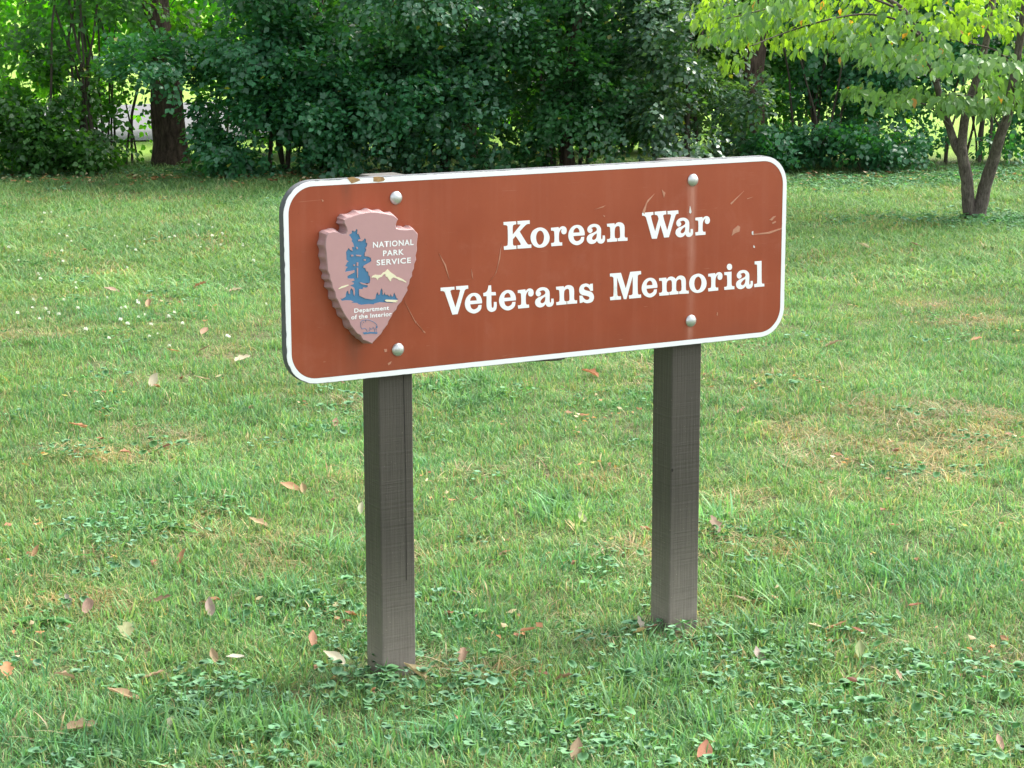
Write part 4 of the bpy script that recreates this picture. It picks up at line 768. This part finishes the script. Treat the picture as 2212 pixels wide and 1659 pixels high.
def lawn():
    pts = []; rot = []; scl = []; idx = []; tint = []
    rp = random.Random(9)
    y = 3.6
    while y < 18.6:
        dens = 640*min(1.0, (5.2/y))**1.15 if y < 11 else 300*(11/y)**1.0
        hw = 0.26*y+0.9; dy = 0.12; n = int(dens*2*hw*dy)
        for _ in range(n):
            x = rp.uniform(-hw, hw); yy = y+rp.random()*dy; u, v = to_uv(x, yy)
            lx, ly = x-SX, yy-SY; qx = lx*math.cos(SYAW)+ly*math.sin(SYAW); qy = -lx*math.sin(SYAW)+ly*math.cos(SYAW)-0.0676   # keep the timber feet clear
            pd = min(max(abs(qx), abs(qy)), max(abs(qx-0.825), abs(qy)))
            if pd < 0.075 or (pd < 0.13 and rp.random() < 0.55): continue
            dry = 0.5*fbm(x, yy, 1.1, 2)+0.55*fbm(x, yy, 3.6, 7)+0.62*field(DRY, u, v); lush = 0.5*fbm(x, yy, 1.7, 11)+0.3*fbm(x, yy, 5, 15)+field(LUSH, u, v)
            shade = min(1, max(0, (yy-16.3)/1.2))
            if rp.random() < 0.25*shade or (yy > 17.4 and rp.random() < 0.5): continue
            # thin turf in the driest spots
            if dry > 0.62 and rp.random() < 0.22: continue
            if yy > 11: i = 16+(2 if dry > 0.30+rp.uniform(-.2, .2) else (1 if lush > 0.15 else rp.choice((0, 1))))
            else:
                r = rp.uniform(-0.18, 0.18)
                if lush+r > 0.52 and dry < 0.5: i = rp.choice((9, 10, 11, 5, 6))
                elif dry+r > 0.42: i = rp.choice((12, 13, 14, 15, 0))
                elif lush+r > 0.08: i = rp.choice((5, 6, 7, 8))
                else: i = rp.choice((0, 1, 2, 3, 4, 7))
            pts.append((x, yy, gz(x, yy))); rot.append((rp.uniform(-.15, .15), rp.uniform(-.15, .15), rp.uniform(0, 6.283))); scl.append(rp.uniform(0.75, 1.25)*(1.0 if yy < 11 else 1.1)); idx.append(i)
            k = (1+0.22*fbm(x, yy, 0.7, 30))*(1+0.25*fbm(x, yy, 6.5, 33))*rp.uniform(0.82, 1.15); w = max(0, min(1, 0.5+dry)); b = 0.12*fbm(x, yy, 2.2, 44)
            tint.append((k*(0.94+0.16*w+b), k*(1.0+0.03*w), k*(1.0-0.05*w-b), 1))
        y += dy
    print('tufts', len(pts))
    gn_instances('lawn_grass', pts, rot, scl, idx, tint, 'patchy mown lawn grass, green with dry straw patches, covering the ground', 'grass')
lawn()
WEEDS = [(430, 1500), (470, 1560), (500, 1610), (440, 1620), (380, 1140), (430, 1120), (290, 1168), (220, 1172), (250, 1150), (720, 1305), (700, 1350), (745, 1385), (820, 1462), (870, 1470), (930, 1475), (1010, 1475), (780, 1440), (1180, 1640), (1110, 1600), (1240, 1580), (1290, 1450), (1440, 1385), (1500, 1400), (1560, 1430), (1620, 1420), (1700, 1350), (1660, 1490), (1730, 1500), (1820, 1590), (1950, 1600), (2060, 1560), (2150, 1480), (1640, 1125), (1620, 1170), (1590, 1185), (1890, 1395), (2080, 1420), (60, 1430), (30, 1620), (350, 1470), (380, 1530), (560, 1510), (600, 1630), (1300, 1195), (1330, 1225), (840, 1500), (1330, 1620), (1480, 1600), (1580, 1640), (2120, 1640), (1740, 1390), (330, 655), (160, 650), (720, 910), (760, 915), (2040, 730)]
def weeds():
    pts = []; rot = []; scl = []; idx = []; tint = []; rp = random.Random(4)
    def add(x, y, i, s=1.0):
        pts.append((x, y, gz(x, y)+0.006)); rot.append((rp.uniform(-.1, .1), rp.uniform(-.1, .1), rp.uniform(0, 6.28))); scl.append(s*rp.uniform(0.8, 1.2)); idx.append(19+i)
        k = rp.uniform(0.8, 1.15); tint.append((k, k, k*rp.uniform(0.9, 1.2), 1))
    for u, v in WEEDS:
        c = ground_at(u, v); m = rp.choice((0, 0, 0, 2))
        for _ in range(rp.randint(3, 6)):
            add(c.x+rp.gauss(0, 0.09), c.y+rp.gauss(0, 0.14), rp.choice((0, 1, 2)) if m == 0 else rp.choice((0, 5, 6)))
    for _ in range(380):
        y = rp.uniform(3.8, 8.5); x = rp.uniform(-0.26*y-0.6, 0.26*y+0.6)
        if fbm(x, y, 1.3, 60) > 0.05: add(x, y, rp.choice((0, 1, 2, 0, 1, 3, 5, 6, 5, 6)), 0.9)
    for _ in range(900):
        y = rp.uniform(7, 16.5); x = rp.uniform(-0.26*y-0.6, 0.26*y+0.6)
        if fbm(x, y, 0.8, 60) > 0.1: add(x, y, rp.choice((5, 6, 5, 1)), 1.3)
    d = ground_at(2105, 472)
    for _ in range(120): add(d.x+rp.gauss(0.1, 0.4), d.y+rp.gauss(-0.1, 0.25), rp.choice((0, 1, 2)), 1.4)
    for _ in range(520):
        x = rp.uniform(0.8, 5.2); add(x, 17.0+0.3*math.sin(x*2)+rp.gauss(0, 0.40), rp.choice((0, 1, 2)), 1.4)
    for _ in range(160):
        x = rp.uniform(-5, 0.8); add(x, 17.55+rp.gauss(0, 0.25), rp.choice((0, 1, 2)), 1.6)
    gn_instances('ground_weeds', pts, rot, scl, idx, tint, 'low round leaved ground ivy and clover creeping through the lawn', 'weeds')
weeds()

def crumbs():
    pts = []; rot = []; scl = []; idx = []; tint = []; rp = random.Random(14)
    for _ in range(520):
        y = 3.8+12.5*rp.random()**1.4; x = rp.uniform(-0.26*y-0.6, 0.26*y+0.6); u, v = to_uv(x, y)
        if fbm(x, y, 1.6, 80)+0.5*field(DRY, u, v) < 0.05: continue
        pts.append((x, y, gz(x, y))); rot.append((0, 0, rp.uniform(0, 6.28))); scl.append(rp.uniform(0.7, 1.3)); idx.append(26+rp.randrange(2)); tint.append((1, 1, 1, 1))
    for _ in range(260):
        x = rp.uniform(-5, 5); y = 17.1+rp.gauss(0, 0.3); pts.append((x, y, gz(x, y))); rot.append((0, 0, rp.uniform(0, 6.28))); scl.append(rp.uniform(1.2, 2.2)); idx.append(26+rp.randrange(2)); tint.append((1, 1, 1, 1))
    gn_instances('leaf_litter', pts, rot, scl, idx, tint, 'crumbled brown leaf litter scattered through the grass', 'litter')
crumbs()

# ------------------------------------------------------------------ fallen leaves
def fallen_mesh(j):
    rp = random.Random(100+j); m, n = 7, 5; V = []; F = []; wid = rp.uniform(0.42, 0.62); curl = rp.uniform(0.2, 1.0); bend = rp.uniform(-0.2, 0.5); lob = (j % 3 == 0)
    for i in range(m):
        t = i/(m-1); w = wid*0.5*math.sin(math.pi*(0.06+0.90*t)**0.85)*(1+(0.35*math.sin(t*17) if lob else 0.05*math.sin(t*13)))
        for k in range(n):
            s = (k/(n-1)-0.5)*2; a = s*curl*1.3; x = w*(math.sin(a)/(curl*1.3)); z = w*(1-math.cos(a))/(curl*1.3)*1.1+bend*0.5*(t-0.4)**2+0.02*math.sin(k*2.1+i*1.7)
            V.append((x+0.03*math.sin(t*5+j), t-0.5, z))
    for i in range(m-1):
        for k in range(n-1): a = i*n+k; F.append((a, a+1, a+n+1, a+n))
    b = len(V); V += [(-0.012, -0.5, 0.0), (0.012, -0.5, 0.0), (0.014, -0.72, 0.03), (0.004, -0.72, 0.03)]; F.append((b, b+1, b+2, b+3))
    return mesh('fallen_leaf', V, F, MAT['fallen'], True)
FM = [fallen_mesh(j) for j in range(9)]
TAN = (0.42, 0.28, 0.15); ORG = (0.50, 0.20, 0.07); BRN = (0.20, 0.10, 0.05); RED = (0.45, 0.17, 0.09); CRM = (0.62, 0.55, 0.36); WHT = (0.58, 0.53, 0.43); PNK = (0.42, 0.25, 0.15); GRY = (0.38, 0.33, 0.25); OLV = (0.26, 0.26, 0.10); YEL = (0.55, 0.48, 0.14); GRN = (0.22, 0.34, 0.12); DRD = (0.24, 0.08, 0.05)
FALL = [ # u, v, length m, colour, upright, label
 (269, 1517, .085, PNK, 0, 'long curled reddish brown fallen leaf in the bottom left grass'),
 (176, 1588, .075, TAN, 0, 'tan curled fallen leaf below the long reddish one, bottom left'),
 (273, 1373, .060, OLV, 1, 'olive fallen leaf standing upright left of the left post'),
 (676, 1385, .055, RED, 1, 'salmon red fallen leaf left of the left post foot'),
 (394, 1219, .060, ORG, 1, 'orange brown curled fallen leaf in the mid left lawn'),
 (191, 1322, .055, PNK, 1, 'pinkish brown upright fallen leaf at left beside a grey one'),
 (148, 1312, .050, GRY, 1, 'grey upright fallen leaf at left beside a pinkish one'),
 (455, 1322, .060, GRY, 1, 'narrow grey upright fallen leaf midway between left edge and left post'),
 (348, 1312, .060, BRN, 0, 'flat brown fallen leaf between the olive and the narrow grey leaves'),
 (508, 1434, .050, WHT, 0, 'pale curled fallen leaf left of the left post foot'),
 (722, 1432, .065, WHT, 0, 'pale curled fallen leaf just left of the left post foot'),
 (367, 1584, .055, CRM, 1, 'pale beige upright fallen leaf among ivy at the bottom'),
 (15, 1455, .050, ORG, 1, 'orange tan fallen leaf at the very left edge near the bottom'),
 (140, 1474, .050, TAN, 0, 'tan fallen leaf lying above the long reddish one'),
 (726, 1314, .045, OLV, 1, 'small olive fallen leaf close to the left post'),
 (78, 1209, .045, ORG, 1, 'small orange fallen leaf near the left edge'),
 (558, 1146, .070, TAN, 0, 'tan curled fallen leaf left of the left post at mid height'),
 (781, 1104, .050, CRM, 1, 'cream fallen leaf touching the left side of the left post'),
 (332, 1474, .060, TAN, 0, 'thin tan fallen leaf between ivy patches at bottom left'),
 (463, 1424, .045, TAN, 1, 'small tan upright fallen leaf left of the pale curled one'),
 (990, 1283, .040, CRM, 0, 'small pale yellow fallen leaf right of the left post'),
 (1000, 1413, .050, PNK, 1, 'pinkish brown fallen leaf right of the left post foot'),
 (1140, 1362, .050, ORG, 0, 'orange fallen leaf between the two posts'),
 (1382, 1336, .045, WHT, 1, 'grey white upright fallen leaf left of the right post foot'),
 (1382, 1360, .035, YEL, 0, 'small yellow fallen leaf under the grey white one'),
 (1404, 1351, .045, DRD, 0, 'dark red fallen leaf against the right post foot'),
 (1258, 1113, .040, CRM, 1, 'cream fallen leaf on the lawn between the posts'),
 (998, 1567, .040, ORG, 0, 'orange brown fallen leaf low between the posts'),
 (1177, 1459, .035, RED, 0, 'small rusty red fallen leaf below the orange one'),
 (1214, 1468, .055, BRN, 0, 'crumpled brown fallen leaf right of the rusty red one'),
 (1521, 1630, .055, ORG, 1, 'tan orange upright fallen leaf at the bottom below the right post'),
 (1243, 1629, .055, PNK, 1, 'pinkish brown upright fallen leaf at the bottom centre'),
 (1543, 1132, .075, BRN, 1, 'dark brown crumpled fallen leaf right of the right post'),
 (895, 1459, .070, TAN, 0, 'tan sliver of fallen leaf at the left post foot'),
 (1805, 1351, .065, ORG, 0, 'orange tan fallen leaf right of the right post'),
 (1761, 1349, .040, CRM, 0, 'pale fallen leaf touching the orange tan one'),
 (1852, 1360, .035, RED, 0, 'small reddish fallen leaf right of the orange tan one'),
 (1931, 1142, .035, ORG, 0, 'small bright orange fallen leaf in the right lawn'),
 (1603, 1290, .045, TAN, 0, 'tan fallen leaf in green grass right of the right post'),
 (2159, 1606, .045, PNK, 1, 'brownish pink fallen leaf at the bottom right corner'),
 (1940, 1451, .035, TAN, 1, 'small tan upright fallen leaf in the lower right lawn'),
 (1856, 1398, .055, GRN, 1, 'pale green fallen leaf standing in the lower right lawn'),
 (1843, 1475, .050, DRD, 0, 'dark reddish brown fallen leaf in the lower right lawn'),
 (1978, 1309, .040, RED, 0, 'small red brown fallen leaf in the right lawn'),
 (1640, 1409, .055, GRY, 1, 'grey green upright fallen leaf right of the right post foot'),
 (169, 930, .075, ORG, 0, 'orange tan fallen leaf in the left lawn'),
 (332, 820, .070, CRM, 1, 'cream curled fallen leaf in the left lawn, left of its twin'),
 (436, 818, .065, CRM, 0, 'cream fallen leaf between two other pale ones left of the sign'),
 (524, 776, .075, CRM, 0, 'cream fallen leaf nearest to the left end of the sign'),
 (431, 615, .090, ORG, 0, 'bright orange fallen leaf far out in the left lawn'),
 (241, 628, .085, TAN, 0, 'slim tan fallen leaf far out in the left lawn'),
 (510, 628, .075, TAN, 0, 'tan fallen leaf far out close to the left end of the sign'),
 (321, 655, .065, PNK, 1, 'pinkish fallen leaf among the clover flowers'),
 (374, 763, .060, ORG, 0, 'orange fallen leaf above the cream pair in the left lawn'),
 (442, 757, .055, BRN, 0, 'dark brown fallen leaf above the cream pair in the left lawn'),
 (442, 716, .060, PNK, 1, 'pinkish fallen leaf above the dark brown one in the left lawn'),
 (626, 1068, .070, ORG, 0, 'orange brown fallen leaf left of the left post'),
 (655, 1064, .045, TAN, 1, 'small tan fallen leaf beside the orange brown one left of the left post'),
 (725, 909, .045, PNK, 1, 'pink fallen leaf below the left end of the sign'),
 (271, 993, .045, RED, 0, 'small orange red fallen leaf in the left lawn'),
 (360, 979, .040, DRD, 0, 'small dark red fallen leaf in the left lawn'),
 (1868, 540, .085, CRM, 0, 'pale cream fallen leaf on the shaded lawn left of the small tree'),
 (1980, 540, .080, BRN, 0, 'brown fallen leaf on the lawn below the small tree'),
 (1972, 568, .060, YEL, 0, 'yellowish fallen leaf below the brown one near the small tree'),
 (1797, 748, .075, PNK, 0, 'greyish pink fallen leaf on the lawn right of the sign'),
 (1760, 418, .070, YEL, 0, 'yellow fallen leaf in the sunlit lawn right of the sign top'),
 (2110, 731, .060, ORG, 0, 'small orange fallen leaf at the right side of the lawn'),
 (1600, 905, .050, TAN, 0, 'tan fallen leaf just right of the right post top'),
 (1275, 812, .085, ORG, 0, 'rusty orange fallen leaf on the lawn under the sign board'),
]
for j, (u, v, L, c, up, lab) in enumerate(FALL):
    rp = random.Random(j*7+1); p = ground_at(u, v+(8 if up else 0)); o = link('fallen_leaf', FM[rp.randrange(9)])
    o.color = (*[(x*0.75+g*0.25)*rp.uniform(0.9, 1.1) for x, g in zip(c, (0.40, 0.33, 0.24))], 1)
    o.scale = (L*rp.uniform(.9, 1.15), L, L)
    if up: o.rotation_euler = (math.radians(rp.uniform(22, 45)), math.radians(rp.uniform(-20, 20)), rp.uniform(-0.5, 0.5)); o.location = (p.x, p.y, gz(p.x, p.y)+L*0.18+0.022)
    else: o.rotation_euler = (math.radians(rp.uniform(5, 25)), math.radians(rp.uniform(-15, 15)), rp.uniform(0.9, 2.2)*rp.choice((1, -1))); o.location = (p.x, p.y, gz(p.x, p.y)+0.028)
    tag(o, lab, 'leaf', 'fallen leaves on the lawn')

# fallen branch on the lawn beyond the sign
a = ground_at(1065, 795); b = ground_at(1225, 788); c0 = (a+b)/2
stick = tag(empty('fallen_branch', (c0.x, c0.y, 0)), 'dark fallen branch lying on the lawn just under the sign board', 'branch')
m_ = a.lerp(b, 0.45)+Vector((0, 0.03, 0.03)); limb('stick', [Vector((a.x, a.y, 0.035)), m_, Vector((b.x, b.y+0.05, 0.03))], 0.016, 0.008, MAT['bark_dog'], stick, 8, 0.02, 3, Vector((c0.x, c0.y, 0)))
limb('twig', [m_, m_+Vector((0.07, 0.10, 0.04)), m_+Vector((0.15, 0.16, 0.03))], 0.006, 0.003, MAT['twig'], stick, 6, 0.01, 4, Vector((c0.x, c0.y, 0)))

# ------------------------------------------------------------------ white clover heads
def clover_meshes():
    V = []; F = []; n = 26
    for i in range(n):
        z = 1-(i+0.5)/n*1.5; r = math.sqrt(max(0, 1-z*z)); a = i*2.39996; d = Vector((r*math.cos(a), r*math.sin(a), z)); s = d.cross(Vector((0.1, 0.2, 1))).normalized()*0.28; b = len(V)
        V += [d*0.35-s*0.4, d*0.35+s*0.4, d*1.05+s*0.5, d*1.15, d*1.05-s*0.5]; F.append((b, b+1, b+2, b+3, b+4))
    h = mesh('flower_head', [v*0.011 for v in V], F, MAT['flower'])
    V, F = tube([(0, 0, -0.055), (0.002, 0, -0.02), (0, 0, 0)], [0.0009]*3, 5); s = mesh('stalk', V, F, MAT['stalk'], True)
    return h, s
MAT['stalk'] = m_simple('flower stalk', (0.09, 0.2, 0.05), (0.12, 0.26, 0.06), 100)
hm, sm = clover_meshes(); rp = random.Random(8); CL = []
for cu, cv, su, sv, n in ((200, 655, 90, 18, 26), (330, 690, 70, 25, 14), (420, 500, 110, 22, 26), (150, 560, 90, 40, 16), (560, 660, 40, 30, 6), (60, 500, 60, 40, 8)):
    for _ in range(n): CL.append((rp.gauss(cu, su), rp.gauss(cv, sv)))
for u, v in CL:
    if not (3 < u < 590 and 430 < v < 830) or rp.random() < 0.3: continue
    p = ground_at(u, v, 0.05); s = rp.uniform(0.55, 0.95)
    o = tag(empty('clover_flower', (p.x, p.y, gz(p.x, p.y)+0.055*s), rp.uniform(0, 6)), 'small white clover flower in the lawn left of the sign', 'flower', 'white clover flowers in the left lawn'); o.scale = (s, s, s)
    link('flower_head', hm, o); link('stalk', sm, o)
print('objects', len(bpy.data.objects))
